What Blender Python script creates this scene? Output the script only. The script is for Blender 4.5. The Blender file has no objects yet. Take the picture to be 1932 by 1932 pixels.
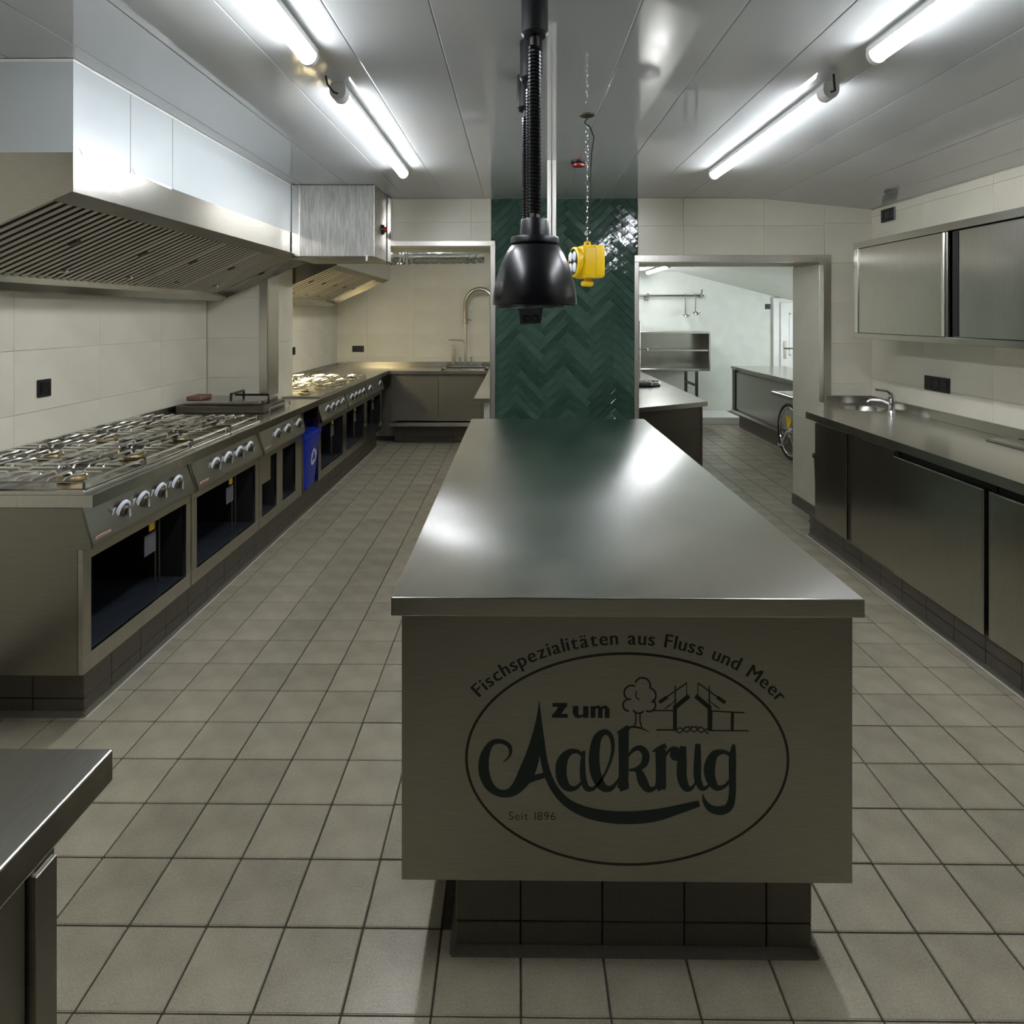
import bpy, bmesh, math, random
from mathutils import Vector, Matrix
random.seed(7)
scn = bpy.context.scene
COL = scn.collection
PI = math.pi

# ------------------------------------------------------------------ camera, world, exposure
EYE = 1.556
cam_d = bpy.data.cameras.new('camera')
cam_d.sensor_width = 36.0
cam_d.lens = 36.0 * 1180.0 / 1932.0
cam_d.shift_y = -(966.0 - 596.0) / 1932.0
cam_d.clip_start = 0.05
cam = bpy.data.objects.new('camera', cam_d)
cam.location = (0, 0, EYE)
cam.rotation_euler = (PI / 2, 0, math.radians(0.53))
COL.objects.link(cam)
scn.camera = cam

world = bpy.data.worlds.new('world')
scn.world = world
world.use_nodes = True
wn = world.node_tree.nodes
wn['Background'].inputs[0].default_value = (0.88, 0.96, 1.0, 1)
wn['Background'].inputs[1].default_value = 5.0

TUBE_POWER = 23.0
scn.view_settings.view_transform = 'Standard'
scn.view_settings.look = 'None'
scn.view_settings.exposure = 1.34
scn.cycles.max_bounces = 6
scn.cycles.diffuse_bounces = 3
scn.cycles.glossy_bounces = 3
scn.cycles.adaptive_threshold = 0.06
scn.view_settings.gamma = 1.0
scn.view_settings.use_curve_mapping = False

# ------------------------------------------------------------------ materials
def lin(c):
    out = []
    for v in c:
        v = v / 255.0
        out.append(v / 12.92 if v <= 0.04045 else ((v + 0.055) / 1.055) ** 2.4)
    return (out[0], out[1], out[2], 1.0)

MATS = {}
def base_mat(name, rgb, rough=0.5, metal=0.0, ior=None, coat=0.0):
    m = bpy.data.materials.new(name)
    m.use_nodes = True
    nt = m.node_tree
    b = nt.nodes['Principled BSDF']
    b.inputs['Base Color'].default_value = lin(rgb)
    b.inputs['Roughness'].default_value = rough
    b.inputs['Metallic'].default_value = metal
    if ior: b.inputs['IOR'].default_value = ior
    if coat:
        b.inputs['Coat Weight'].default_value = coat
        b.inputs['Coat Roughness'].default_value = 0.05
    MATS[name] = m
    return m, nt, b

def node(nt, kind, **kw):
    n = nt.nodes.new(kind)
    for k, v in kw.items():
        setattr(n, k, v)
    return n

def coords(nt, scale=(1, 1, 1), which='Object'):
    tc = node(nt, 'ShaderNodeTexCoord')
    mp = node(nt, 'ShaderNodeMapping')
    mp.inputs['Scale'].default_value = scale
    nt.links.new(tc.outputs[which], mp.inputs['Vector'])
    return mp.outputs['Vector']

def noise(nt, vec, scale, detail=3, rough=0.5):
    n = node(nt, 'ShaderNodeTexNoise')
    n.inputs['Scale'].default_value = scale
    n.inputs['Detail'].default_value = detail
    n.inputs['Roughness'].default_value = rough
    nt.links.new(vec, n.inputs['Vector'])
    return n.outputs['Fac']

def ramp(nt, fac, stops):
    r = node(nt, 'ShaderNodeValToRGB')
    el = r.color_ramp.elements
    el[0].position, el[0].color = stops[0][0], stops[0][1]
    el[1].position, el[1].color = stops[-1][0], stops[-1][1]
    for p, c in stops[1:-1]:
        e = el.new(p); e.color = c
    nt.links.new(fac, r.inputs['Fac'])
    return r.outputs['Color']

def maprange(nt, fac, a, b, lo, hi):
    n = node(nt, 'ShaderNodeMapRange')
    n.inputs['From Min'].default_value = a; n.inputs['From Max'].default_value = b
    n.inputs['To Min'].default_value = lo; n.inputs['To Max'].default_value = hi
    nt.links.new(fac, n.inputs['Value'])
    return n.outputs['Result']

def bump(nt, b, height, strength, dist=0.01):
    n = node(nt, 'ShaderNodeBump')
    n.inputs['Strength'].default_value = strength
    n.inputs['Distance'].default_value = dist
    nt.links.new(height, n.inputs['Height'])
    nt.links.new(n.outputs['Normal'], b.inputs['Normal'])

def mat_simple(name, rgb, rough=0.5, metal=0.0, var=0.06, scale=6.0, ior=None, coat=0.0):
    m, nt, b = base_mat(name, rgb, rough, metal, ior, coat)
    v = noise(nt, coords(nt), scale, 3)
    lo = lin([max(0, c * (1 - var)) for c in rgb]); hi = lin([min(255, c * (1 + var)) for c in rgb])
    nt.links.new(ramp(nt, v, [(0.3, lo), (0.7, hi)]), b.inputs['Base Color'])
    return m

def mat_steel(name, rgb, rough, brush=(1, 60, 60), var=0.08, aniso=0.0, tangent=None, wave=0.0):
    """brushed stainless steel: fine lines along the brush, broad smudges in the roughness"""
    m, nt, b = base_mat(name, rgb, rough, 1.0)
    fine = noise(nt, coords(nt, brush), 9.0, 4, 0.6)
    smudge = noise(nt, coords(nt), 2.3, 4, 0.55)
    lo = lin([c * (1 - var) for c in rgb]); hi = lin([min(255, c * (1 + var)) for c in rgb])
    nt.links.new(ramp(nt, fine, [(0.3, lo), (0.7, hi)]), b.inputs['Base Color'])
    nt.links.new(maprange(nt, smudge, 0.3, 0.7, rough * 0.9, rough * 1.12), b.inputs['Roughness'])
    if aniso:
        b.inputs['Anisotropic'].default_value = aniso
    if tangent:
        tv = node(nt, 'ShaderNodeCombineXYZ')
        tv.inputs[0].default_value, tv.inputs[1].default_value, tv.inputs[2].default_value = tangent
        nt.links.new(tv.outputs[0], b.inputs['Tangent'])
    if wave:
        bump(nt, b, noise(nt, coords(nt), 1.6, 1), wave, 0.05)
    return m

def mat_emit(name, rgb, strength):
    m = bpy.data.materials.new(name); m.use_nodes = True
    nt = m.node_tree
    b = nt.nodes['Principled BSDF']
    b.inputs['Base Color'].default_value = lin(rgb)
    b.inputs['Emission Color'].default_value = lin(rgb)
    b.inputs['Emission Strength'].default_value = strength
    MATS[name] = m
    return m

STEEL = (178, 175, 167)
mat_steel('steel_top', (226, 226, 223), 0.236, (70, 3, 3), 0.025, 0.96, (1, 0, 0))
mat_steel('steel_v', (188, 185, 177), 0.225, (60, 60, 1.2), 0.05)
mat_steel('steel_trim', (216, 213, 205), 0.33, (60, 60, 1.2), 0.05)
mat_steel('steel_h', (188, 185, 177), 0.225, (2, 2, 70), 0.05)
mat_steel('steel_counter', (208, 206, 198), 0.23, (60, 2, 2), 0.05)
mat_steel('steel_panel', (158, 155, 145), 0.38, (1.5, 60, 60), 0.05)
mat_steel('steel_side', (150, 146, 136), 0.235, (1.5, 60, 60), 0.05)
mat_steel('steel_bright', (214, 212, 206), 0.2, (4, 60, 60), 0.05)
mat_steel('steel_film', (196, 194, 188), 0.34, (10, 10, 0.9), 0.12)
m = mat_steel('steel_filter', (206, 199, 180), 0.40, (4, 40, 40), 0.06)
m.node_tree.nodes['Principled BSDF'].inputs['Metallic'].default_value = 0.35
mat_steel('steel_dark', (118, 114, 104), 0.36, (2, 40, 40), 0.05)
mat_steel('chrome', (225, 226, 228), 0.08, (1, 1, 1), 0.02)
mat_steel('brass', (172, 150, 108), 0.35, (8, 8, 8), 0.1)
mat_steel('foil', (205, 208, 208), 0.18, (9, 9, 9), 0.1, wave=0.8)

m, nt, b = base_mat('floor_tile', (150, 141, 124), 0.27)
vec = coords(nt, which='Object')
oi = node(nt, 'ShaderNodeObjectInfo')
spk = noise(nt, vec, 190.0, 3, 0.7)
cl = noise(nt, vec, 7.0, 3)
mixf = node(nt, 'ShaderNodeMix', data_type='FLOAT')
mixf.inputs[0].default_value = 0.45
nt.links.new(spk, mixf.inputs[2]); nt.links.new(cl, mixf.inputs[3])
addr = node(nt, 'ShaderNodeMath', operation='MULTIPLY_ADD')
nt.links.new(oi.outputs['Random'], addr.inputs[0]); addr.inputs[1].default_value = 0.10
nt.links.new(mixf.outputs[0], addr.inputs[2])
nt.links.new(ramp(nt, addr.outputs[0], [(0.34, lin((134, 127, 110))), (0.55, lin((160, 153, 134))), (0.74, lin((178, 171, 151)))]), b.inputs['Base Color'])
bt = node(nt, 'ShaderNodeTexBrick')
bt.inputs['Scale'].default_value = 52.0
bt.inputs['Mortar Size'].default_value = 0.05
bt.inputs['Mortar Smooth'].default_value = 0.6
bt.inputs['Color1'].default_value = (1, 1, 1, 1); bt.inputs['Color2'].default_value = (0.8, 0.8, 0.8, 1)
bt.inputs['Mortar'].default_value = (0, 0, 0, 1)
nt.links.new(vec, bt.inputs['Vector'])
bump(nt, b, bt.outputs['Color'], 0.45, 0.003)

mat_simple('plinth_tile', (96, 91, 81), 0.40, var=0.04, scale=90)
mat_simple('grout', (62, 55, 46), 0.85, var=0.15, scale=40)
mat_simple('sealant', (190, 188, 178), 0.5)
m = mat_simple('wall_tile', (211, 207, 190), 0.30, var=0.025, scale=3.0)
mat_simple('wall_grout', (196, 191, 172), 0.7, var=0.04)
mat_simple('mint_wall', (216, 220, 211), 0.45, var=0.02)
mat_simple('plaster', (205, 203, 190), 0.7, var=0.03)
mat_simple('white_paint', (232, 232, 228), 0.35, var=0.02)
mat_simple('white_pipe', (236, 234, 226), 0.3, var=0.02)
mat_simple('ceiling_panel', (190, 193, 192), 0.045, var=0.012, scale=1.2, ior=2.0)
mat_simple('seam_dark', (170, 172, 172), 0.4)
mat_simple('hood_white', (196, 203, 204), 0.28, var=0.02, scale=1.5)
mat_simple('film_white', (240, 240, 232), 0.3, var=0.03)
m, nt, b = base_mat('green_tile', (30, 74, 56), 0.09, 0.0, 1.6)
oi = node(nt, 'ShaderNodeObjectInfo')
vec = coords(nt)
v1 = noise(nt, vec, 9.0, 4, 0.6)
ad = node(nt, 'ShaderNodeMath', operation='MULTIPLY_ADD')
nt.links.new(oi.outputs['Random'], ad.inputs[0]); ad.inputs[1].default_value = 0.35
nt.links.new(v1, ad.inputs[2])
nt.links.new(ramp(nt, ad.outputs[0], [(0.35, lin((36, 58, 48))), (0.65, lin((52, 78, 66))), (0.95, lin((74, 100, 88)))]), b.inputs['Base Color'])
bump(nt, b, noise(nt, vec, 14.0, 2), 0.12, 0.02)
mat_simple('green_grout', (118, 138, 126), 0.7)
mat_simple('black_plastic', (10, 11, 15), 0.36, var=0.2)
mat_simple('black_gloss', (6, 7, 12), 0.27, var=0.1)
mat_simple('black_matte', (10, 10, 12), 0.6, var=0.2)
mat_simple('socket_black', (14, 14, 18), 0.4, var=0.2)
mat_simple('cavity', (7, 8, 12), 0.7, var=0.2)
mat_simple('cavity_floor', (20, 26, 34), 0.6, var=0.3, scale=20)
mat_simple('cast_iron', (40, 38, 36), 0.5, 0.6)
mat_simple('print_black', (14, 16, 15), 0.5, var=0.05)
mat_simple('print_green', (12, 34, 26), 0.5, var=0.05)
mat_simple('yellow_plastic', (255, 205, 0), 0.38, var=0.04)
mat_simple('yellow_tag', (214, 176, 20), 0.5)
mat_simple('blue_plastic', (28, 52, 160), 0.35, var=0.06)
mat_simple('print_white', (226, 232, 240), 0.5, var=0.02)
mat_simple('sticker_white', (236, 214, 206), 0.5, var=0.03)
mat_simple('print_red', (196, 70, 56), 0.5)
mat_simple('red_plastic', (150, 34, 26), 0.4)
mat_simple('label_grey', (90, 92, 96), 0.6)
mat_simple('lamp_body', (214, 216, 214), 0.4, var=0.02)
mat_simple('copper_brown', (128, 92, 78), 0.5, 0.3)
mat_simple('rubber', (20, 20, 20), 0.7)
mat_emit('tube_light', (246, 249, 255), TUBE_POWER)
mat_emit('hood_lamp', (255, 240, 196), 30.0)
m, nt, b = base_mat('glass', (255, 255, 255), 0.02, 0.0, 1.45)
b.inputs['Transmission Weight'].default_value = 1.0

# ------------------------------------------------------------------ mesh helpers
class MB:
    def __init__(s): s.bm = bmesh.new()
    def box(s, x0, x1, y0, y1, z0, z1, bev=0.0, seg=1):
        r = bmesh.ops.create_cube(s.bm, size=1.0)
        vs = r['verts']
        for v in vs:
            v.co = Vector(((x0 + x1) / 2 + v.co.x * (x1 - x0), (y0 + y1) / 2 + v.co.y * (y1 - y0), (z0 + z1) / 2 + v.co.z * (z1 - z0)))
        if bev:
            es = list({e for v in vs for e in v.link_edges})
            bmesh.ops.bevel(s.bm, geom=es, offset=bev, segments=seg, affect='EDGES', profile=0.5)
        return s
    def face(s, pts):
        s.bm.faces.new([s.bm.verts.new(p) for p in pts]); return s
    def prism(s, poly, axis, a, b):
        """extrude a 2-D polygon along an axis between a and b"""
        def P(u, v, w):
            return {'x': (w, u, v), 'y': (u, w, v), 'z': (u, v, w)}[axis]
        A = [s.bm.verts.new(P(u, v, a)) for u, v in poly]
        B = [s.bm.verts.new(P(u, v, b)) for u, v in poly]
        n = len(poly)
        s.bm.faces.new(A); s.bm.faces.new(B[::-1])
        for i in range(n):
            s.bm.faces.new((A[i], B[i], B[(i + 1) % n], A[(i + 1) % n]))
        return s
    def tube(s, pts, r, n=8, cap=True, closed=False):
        pts = [Vector(p) for p in pts]
        rad = r if isinstance(r, (list, tuple)) else [r] * len(pts)
        rings = []
        up = Vector((0, 0, 1))
        prev = None
        for i, p in enumerate(pts):
            if closed:
                t = pts[(i + 1) % len(pts)] - pts[i - 1]
            else:
                t = pts[min(i + 1, len(pts) - 1)] - pts[max(i - 1, 0)]
            t.normalize()
            if prev is None:
                a = t.cross(up)
                if a.length < 1e-3: a = t.cross(Vector((1, 0, 0)))
            else:
                a = prev - t * prev.dot(t)
            a.normalize(); prev = a
            bb = t.cross(a)
            rings.append([s.bm.verts.new(p + (a * math.cos(2 * PI * k / n) + bb * math.sin(2 * PI * k / n)) * rad[i]) for k in range(n)])
        m = len(rings)
        for i in range(m if closed else m - 1):
            A, B = rings[i], rings[(i + 1) % m]
            for k in range(n):
                s.bm.faces.new((A[k], A[(k + 1) % n], B[(k + 1) % n], B[k]))
        if cap and not closed:
            s.bm.faces.new(rings[0][::-1]); s.bm.faces.new(rings[-1])
        return s
    def lathe(s, prof, c=(0, 0, 0), n=32, axis='z'):
        """profile of (radius, height) pairs turned about an axis through c"""
        c = Vector(c)
        def P(r, h, k):
            u, v = r * math.cos(2 * PI * k / n), r * math.sin(2 * PI * k / n)
            return c + Vector({'z': (u, v, h), 'x': (h, u, v), 'y': (u, h, v)}[axis])
        rings = []
        for r, h in prof:
            if r < 1e-6: rings.append([s.bm.verts.new(P(0, h, 0))])
            else: rings.append([s.bm.verts.new(P(r, h, k)) for k in range(n)])
        for A, B in zip(rings, rings[1:]):
            for k in range(n):
                k2 = (k + 1) % n
                if len(A) == 1 and len(B) == 1: continue
                if len(A) == 1: s.bm.faces.new((A[0], B[k2], B[k]))
                elif len(B) == 1: s.bm.faces.new((A[k], A[k2], B[0]))
                else: s.bm.faces.new((A[k], A[k2], B[k2], B[k]))
        return s
    def rot(s, M_):
        bmesh.ops.transform(s.bm, matrix=M_, verts=s.bm.verts[:]); return s
    def mesh(s, name, mat, smooth=False):
        bmesh.ops.recalc_face_normals(s.bm, faces=s.bm.faces[:])
        me = bpy.data.meshes.new(name)
        s.bm.to_mesh(me); s.bm.free()
        me.materials.append(MATS[mat])
        if smooth:
            for p in me.polygons: p.use_smooth = True
            try: me.set_sharp_from_angle(angle=math.radians(38))
            except Exception: pass
        return me
    def build(s, name, mat, parent=None, smooth=False, local=False, **props):
        if parent is not None and not local:
            o = origin(parent)
            bmesh.ops.translate(s.bm, vec=-o, verts=s.bm.verts[:])
        ob = bpy.data.objects.new(name, s.mesh(name, mat, smooth))
        COL.objects.link(ob)
        ob.parent = parent
        for k, v in props.items(): ob[k] = v
        return ob

def origin(o):
    v = Vector(o.location)
    while o.parent: o = o.parent; v += Vector(o.location)
    return v

def thing(name, label, cat, loc=(0, 0, 0), group=None, rotz=0.0):
    o = bpy.data.objects.new(name, None)
    o.empty_display_size = 0.1
    COL.objects.link(o)
    o.location = loc; o.rotation_euler = (0, 0, rotz)
    o['label'] = label; o['category'] = cat
    if group: o['group'] = group
    return o

def tag(o, label, cat, group=None):
    o['label'] = label; o['category'] = cat
    if group: o['group'] = group
    return o

def struct_empty(name):
    o = bpy.data.objects.new(name, None); COL.objects.link(o); o['kind'] = 'structure'; return o

def copy_tree(o, parent=None):
    c = o.copy(); COL.objects.link(c); c.parent = parent
    for ch in list(o.children): copy_tree(ch, c)
    return c

def inst(name, me, parent, loc, rot=None):
    ob = bpy.data.objects.new(name, me); COL.objects.link(ob)
    ob.parent = parent; ob.location = loc
    if rot: ob.rotation_euler = rot
    return ob

CEIL = 2.44
XL, XR = -2.35, 2.65          # side walls of the kitchen
YW, YB = 4.70, 5.22           # front and back of the dividing wall
BACK = 8.10                   # back wall of the left bay
ROOM2 = 9.70                  # back wall of the room beyond the doorway
REAR = -6.2
OPL0, OPL1 = -1.89, -0.20     # left opening
OPR0, OPR1 = 0.90, 2.29       # right opening
LINL, LINR = 2.085, 1.965     # their lintels

# ------------------------------------------------------------------ floor
floor = MB().box(XL - .1, 5.3, REAR, ROOM2 + .1, -0.06, -0.004).build('floor', 'grout', None, kind='structure')
T = 0.2
tile_me = MB().box(-.0976, .0976, -.0976, .0976, -0.012, 0.0, 0.0022).mesh('tile', 'floor_tile')
def hits_island(X, Y):
    for i in range(1, 60):
        t = i / 60.0
        x, y, z = X * t, Y * t, EYE * (1 - t)
        if -.30 < x < .81 and 1.455 < y < 3.99 and .22 < z < .9: return True
        if y > YW and (x < OPL0 or -.2 < x < .9 or x > OPR1) : return True
        if y > 4.9 and -.35 < x < 1.56 and z < .85 : return True
    return False
cells = []
ix0 = int((XL - .007) / T) - 1
for ix in range(ix0, int(5.2 / T)):
    for iy in range(-40, 49):
        X = .007 + T * (ix + .5); Y = 1.588 + T * (iy - 0 + .5) - .0
        if Y < REAR + .1 or Y > ROOM2 - .05 or X < XL + .1 or X > 5.15: continue
        if X > XR - .1 and Y < YB: continue
        if X < .35 and Y > BACK: continue
        if 2.5 < Y < YW and (X < -1.85 or X > 2.2) : continue
        if -.1 < X < .66 and 1.62 < Y < 3.85: continue
        if Y > 7.75 and X < .3: continue
        vis = False
        if Y > .6:
            px = 977 + 1180 * X / Y; py = 596 + 1180 * EYE / Y
            vis = -110 < px < 2040 and py < 2000 and not hits_island(X, Y)
        cells.append((0 if vis else 1, Y, X))
cells.sort()
stuffm = MB()
for i, (h, Y, X) in enumerate(cells):
    if i < 300:
        inst('tile', tile_me, floor, (X, Y, 0))
    else:
        stuffm.box(X - .0976, X + .0976, Y - .0976, Y + .0976, -.012, 0)
stuffm.build('tile_field', 'floor_tile', floor, kind='stuff')

# ------------------------------------------------------------------ walls
def tiled(parent, plane, pos, a0, a1, z0, z1, off_a, off_z, facing, w=.6, h=.3, th=.008):
    """large wall tiles in the rectangle a0..a1 x z0..z1 of a wall plane"""
    cache = {}
    ka = math.floor((a0 - off_a) / w)
    while off_a + ka * w < a1:
        kz = math.floor((z0 - off_z) / h)
        while off_z + kz * h < z1:
            u0, u1 = max(a0, off_a + ka * w), min(a1, off_a + (ka + 1) * w)
            v0, v1 = max(z0, off_z + kz * h), min(z1, off_z + (kz + 1) * h)
            kz += 1
            if u1 - u0 < .02 or v1 - v0 < .02: continue
            hw, hv = (u1 - u0) / 2 - .0007, (v1 - v0) / 2 - .0007
            key = (round(hw, 3), round(hv, 3))
            if key not in cache:
                mb = MB()
                if plane == 'x': mb.box(0 if facing > 0 else -th, th if facing > 0 else 0, -hw, hw, -hv, hv, .0006)
                else: mb.box(-hw, hw, -th if facing < 0 else 0, 0 if facing < 0 else th, -hv, hv, .0006)
                cache[key] = mb.mesh('tile', 'wall_tile')
            cu, cv = (u0 + u1) / 2, (v0 + v1) / 2
            loc = (pos, cu, cv) if plane == 'x' else (cu, pos, cv)
            inst('tile', cache[key], parent, loc)
        ka += 1

def wall(name, x0, x1, y0, y1, z0, z1, mat='plaster'):
    return MB().box(x0, x1, y0, y1, z0, z1).build(name, mat, None, kind='structure')

wl = wall('wall_left', XL - .12, XL, REAR, BACK + .1, 0, 2.6, 'wall_grout')
tiled(wl, 'x', XL, 2.0, YW, .80, 1.80, 2.886, 1.092, 1)
tiled(wl, 'x', XL, YB, BACK, .80, 1.90, 2.886, 1.092, 1)
tiled(wl, 'x', XL, 0.4, 2.0, 0.0, CEIL - .02, 2.886, 1.092, 1)
wr = wall('wall_right', XR, XR + .12, REAR, YB, 0, 2.6, 'wall_grout')
tiled(wr, 'x', XR, 2.0, YW, .88, 2.34, 2.30, 1.09, -1)
wrear = wall('wall_rear', XL - .1, XR + .1, REAR - .1, REAR, 0, 2.6, 'plaster')
wb = wall('wall_back', XL, .35, BACK, BACK + .1, 0, 2.6, 'wall_grout')
tiled(wb, 'y', BACK, XL, .30, .85, 2.35, -1.95, 1.02, -1)
wd = wall('wall_partition', .30, .40, YB, ROOM2, 0, 2.6, 'plaster')
# the dividing wall: stub, two spans over the openings, the pillar between, the piece by the sink
dv = struct_empty('wall_middle')
for nm, x0, x1, z0, z1 in (('wall_stub', XL, OPL0, 0, 2.6), ('wall_span', OPL0, OPL1, LINL, 2.6), ('wall_span', OPR0, OPR1, LINR, 2.6), ('wall_end', OPR1, XR, 0, 2.6)):
    MB().box(x0, x1, YW + .0, YB, z0, z1).build(nm, 'wall_grout', dv)
tiled(dv, 'y', YW, XL + .008, OPL0, .85, CEIL - .005, -2.35, 1.092, -1)
tiled(dv, 'y', YW, OPL0, OPL1, LINL, CEIL - .005, -1.55, 2.26, -1)
tiled(dv, 'y', YW, OPR0, OPR1, LINR, CEIL - .005, 1.24, 2.23, -1)
tiled(dv, 'y', YW, OPR1, XR - .008, .88, CEIL - .03, 2.29, 1.05, -1)
tiled(dv, 'x', OPR1, YW, YB, .09, LINR, YW, .75, -1, .53, .6, .004)
tiled(dv, 'x', OPL0, YW, YB, .9, LINL, YW, .75, 1, .53, .6, .004)
MB().box(OPR1 - .012, OPR1, YW + .02, YB, 0, .085).build('baseboard_doorway', 'plinth_tile', None, kind='structure')

# pillar with green herringbone tiles
pil = MB().box(OPL1, OPR0, YW, YB, 0, 2.5).build('wall_pillar', 'green_grout', None, kind='structure')
def clip(poly, a, b, c):
    out = []
    for i in range(len(poly)):
        p, q = poly[i], poly[(i + 1) % len(poly)]
        dp, dq = a * p[0] + b * p[1] - c, a * q[0] + b * q[1] - c
        if dp <= 0: out.append(p)
        if dp * dq < 0:
            t = dp / (dp - dq); out.append((p[0] + (q[0] - p[0]) * t, p[1] + (q[1] - p[1]) * t))
    return out
def area(p): return abs(sum(p[i][0] * p[(i + 1) % len(p)][1] - p[(i + 1) % len(p)][0] * p[i][1] for i in range(len(p)))) / 2
HW = .0502; HL = HW * 5
s2 = math.sqrt(.5)
px0, px1, pz0, pz1 = OPL1 + .002, OPR0 - .002, 0.30, CEIL - .004
pcx, pcz = (1027 - 977) * YW / 1180, EYE - (760 - 596) * YW / 1180
gt = 0
for i in range(-45, 75):
    for j in range(-14, 14):
        ox, oy = i * HW + j * HL, i * HW - j * HL
        for (a0, a1, b0, b1) in ((0, HL, 0, HW), (HL, HL + HW, HW - HL, HW)):
            g = .0014
            r = [(a0 + g, b0 + g), (a1 - g, b0 + g), (a1 - g, b1 - g), (a0 + g, b1 - g)]
            poly = [((u + ox) * s2 - (v + oy) * s2, (u + ox) * s2 + (v + oy) * s2) for u, v in r]
            poly = [(p[0] + pcx, p[1] + pcz) for p in poly]
            for cc in ((1, 0, px1), (-1, 0, -px0), (0, 1, pz1), (0, -1, -pz0)):
                poly = clip(poly, *cc)
                if len(poly) < 3: break
            if len(poly) < 3 or area(poly) < 2e-4: continue
            cx = sum(p[0] for p in poly) / len(poly); cz = sum(p[1] for p in poly) / len(poly)
            tx, tz = random.uniform(-.022, .022), random.uniform(-.022, .022)
            mb = MB()
            front = []; shoulder = []; back = []
            for p in poly:
                dx, dz = p[0] - cx, p[1] - cz
                L = max(math.hypot(dx, dz), 1e-4); k = max(0, 1 - .004 / L)
                dep = .0095 + tx * dx + tz * dz
                front.append(mb.bm.verts.new((dx * k, -dep, dz * k)))
                shoulder.append(mb.bm.verts.new((dx, -dep + .0028, dz)))
                back.append(mb.bm.verts.new((dx, 0, dz)))
            n = len(poly)
            mb.bm.faces.new(front)
            for q in range(n):
                w_ = (q + 1) % n
                mb.bm.faces.new((front[q], front[w_], shoulder[w_], shoulder[q]))
                mb.bm.faces.new((shoulder[q], shoulder[w_], back[w_], back[q]))
            inst('tile', mb.mesh('tile', 'green_tile'), pil, (cx, YW, cz)); gt += 1
print('green tiles', gt)

# steel edge trims of the openings
def trim(name, *boxes):
    mb = MB()
    for b_ in boxes: mb.box(*b_, .002)
    return mb.build(name, 'steel_trim', None, kind='structure')
trim('trim_1', (OPR1 - .006, OPR1 + .045, YW - .018, YW - .0085, .905, LINR + .045), (OPR1 - .006, OPR1 - .0045, YW - .018, YW + .06, .905, LINR))
trim('trim_2', (OPR0 - .028, OPR1 + .045, YW - .020, YW - .0105, LINR - .006, LINR + .045), (OPR0, OPR1, YW - .018, YW + .06, LINR - .006, LINR - .001))
trim('trim_3', (OPR0 - .028, OPR0 + .006, YW - .020, YW - .0125, 0, LINR - .0065), (OPR0 + .001, OPR0 + .006, YW - .02, YW + .06, 0, LINR))
trim('trim_4', (OPL1 - .008, OPL1 + .032, YW - .020, YW - .0125, 0, LINL + .02), (OPL1 - .008, OPL1 - .002, YW - .02, YW + .06, 0, LINL))
trim('trim_5', (OPL0, OPL1 + .03, YW - .022, YW - .0105, LINL - .006, LINL + .034), (OPL0, OPL1, YW - .018, YW + .10, LINL - .006, LINL - .001))
trim('trim_6', (OPL0 - .05, OPL0 + .010, YW - .018, YW - .0085, .95, LINL), (OPL0 + .005, OPL0 + .010, YW - .018, YW + .20, .95, LINL))

# room beyond the doorway
MB().box(.4, 5.2, ROOM2, ROOM2 + .1, 0, 2.6).build('wall_far', 'mint_wall', None, kind='structure')
MB().box(.4, 5.2, ROOM2 - .012, ROOM2, 0, .09).build('baseboard_far', 'plinth_tile', None, kind='structure')
ws = struct_empty('wall_side')
for y0, y1, z0, z1 in ((YB, 6.2, 0, 2.6), (8.6, ROOM2, 0, 2.6), (6.2, 8.6, 0, .85), (6.2, 8.6, 2.05, 2.6)):
    MB().box(5.0, 5.12, y0, y1, z0, z1).build('wall_piece', 'mint_wall', ws)
MB().box(XR, 5.1, YB - .1, YB, 0, 2.6).build('wall_return', 'mint_wall', None, kind='structure')
wn1 = struct_empty('window_1')
fm = MB()
for b_ in ((5.03, 5.09, 6.2, 6.26, .85, 2.05), (5.03, 5.09, 8.54, 8.6, .85, 2.05), (5.03, 5.09, 7.37, 7.43, .85, 2.05), (5.03, 5.09, 6.2, 8.6, .85, .91), (5.03, 5.09, 6.2, 8.6, 1.99, 2.05)):
    fm.box(*b_, .004)
fm.build('window_frame', 'white_paint', wn1)
pl = bpy.data.lights.new('daylight_portal', 'AREA'); pl.shape = 'RECTANGLE'; pl.size = 2.3; pl.size_y = 1.2; pl.cycles.is_portal = True
po = bpy.data.objects.new('daylight_portal', pl); po.location = (5.14, 7.4, 1.45); po.rotation_euler = (0, PI / 2, 0); COL.objects.link(po)

# ------------------------------------------------------------------ ceiling of glossy panels
ce = MB().box(XL - .1, 5.2, REAR - .1, ROOM2 + .1, CEIL + .03, CEIL + .12).build('ceiling', 'seam_dark', None, kind='structure')
BEND = 1.75
def ceil_h(x): return CEIL if x <= BEND else CEIL - .092 * (x - BEND) / (XR - BEND)
PWD = .30
x = XL
while x < XR - .01:
    x1 = min(x + PWD, XR)
    a, b_ = ceil_h(x + .002), ceil_h(x1 - .002)
    mb = MB()
    mb.prism([(x + .0004, a + .0014), (x + .004, a), (x1 - .004, b_), (x1 - .0004, b_ + .0014), (x1 - .0004, b_ + .028), (x + .0004, a + .028)], 'y', REAR, YW + .3)
    mb.build('panel', 'ceiling_panel', ce)
    x = x1
MB().box(XL, .35, YW + .3, BACK, CEIL, CEIL + .03).build('panel', 'ceiling_panel', ce)
MB().box(.4, 5.1, YB, ROOM2, 2.24, 2.27).build('panel', 'white_paint', ce)
# sloping soffit over the far end of the second room
MB().prism([(2.48, 2.238), (5.0, 1.59), (5.0, 2.238)], 'y', YB + .05, ROOM2).build('trim_7', 'mint_wall', None, kind='structure')

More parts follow.
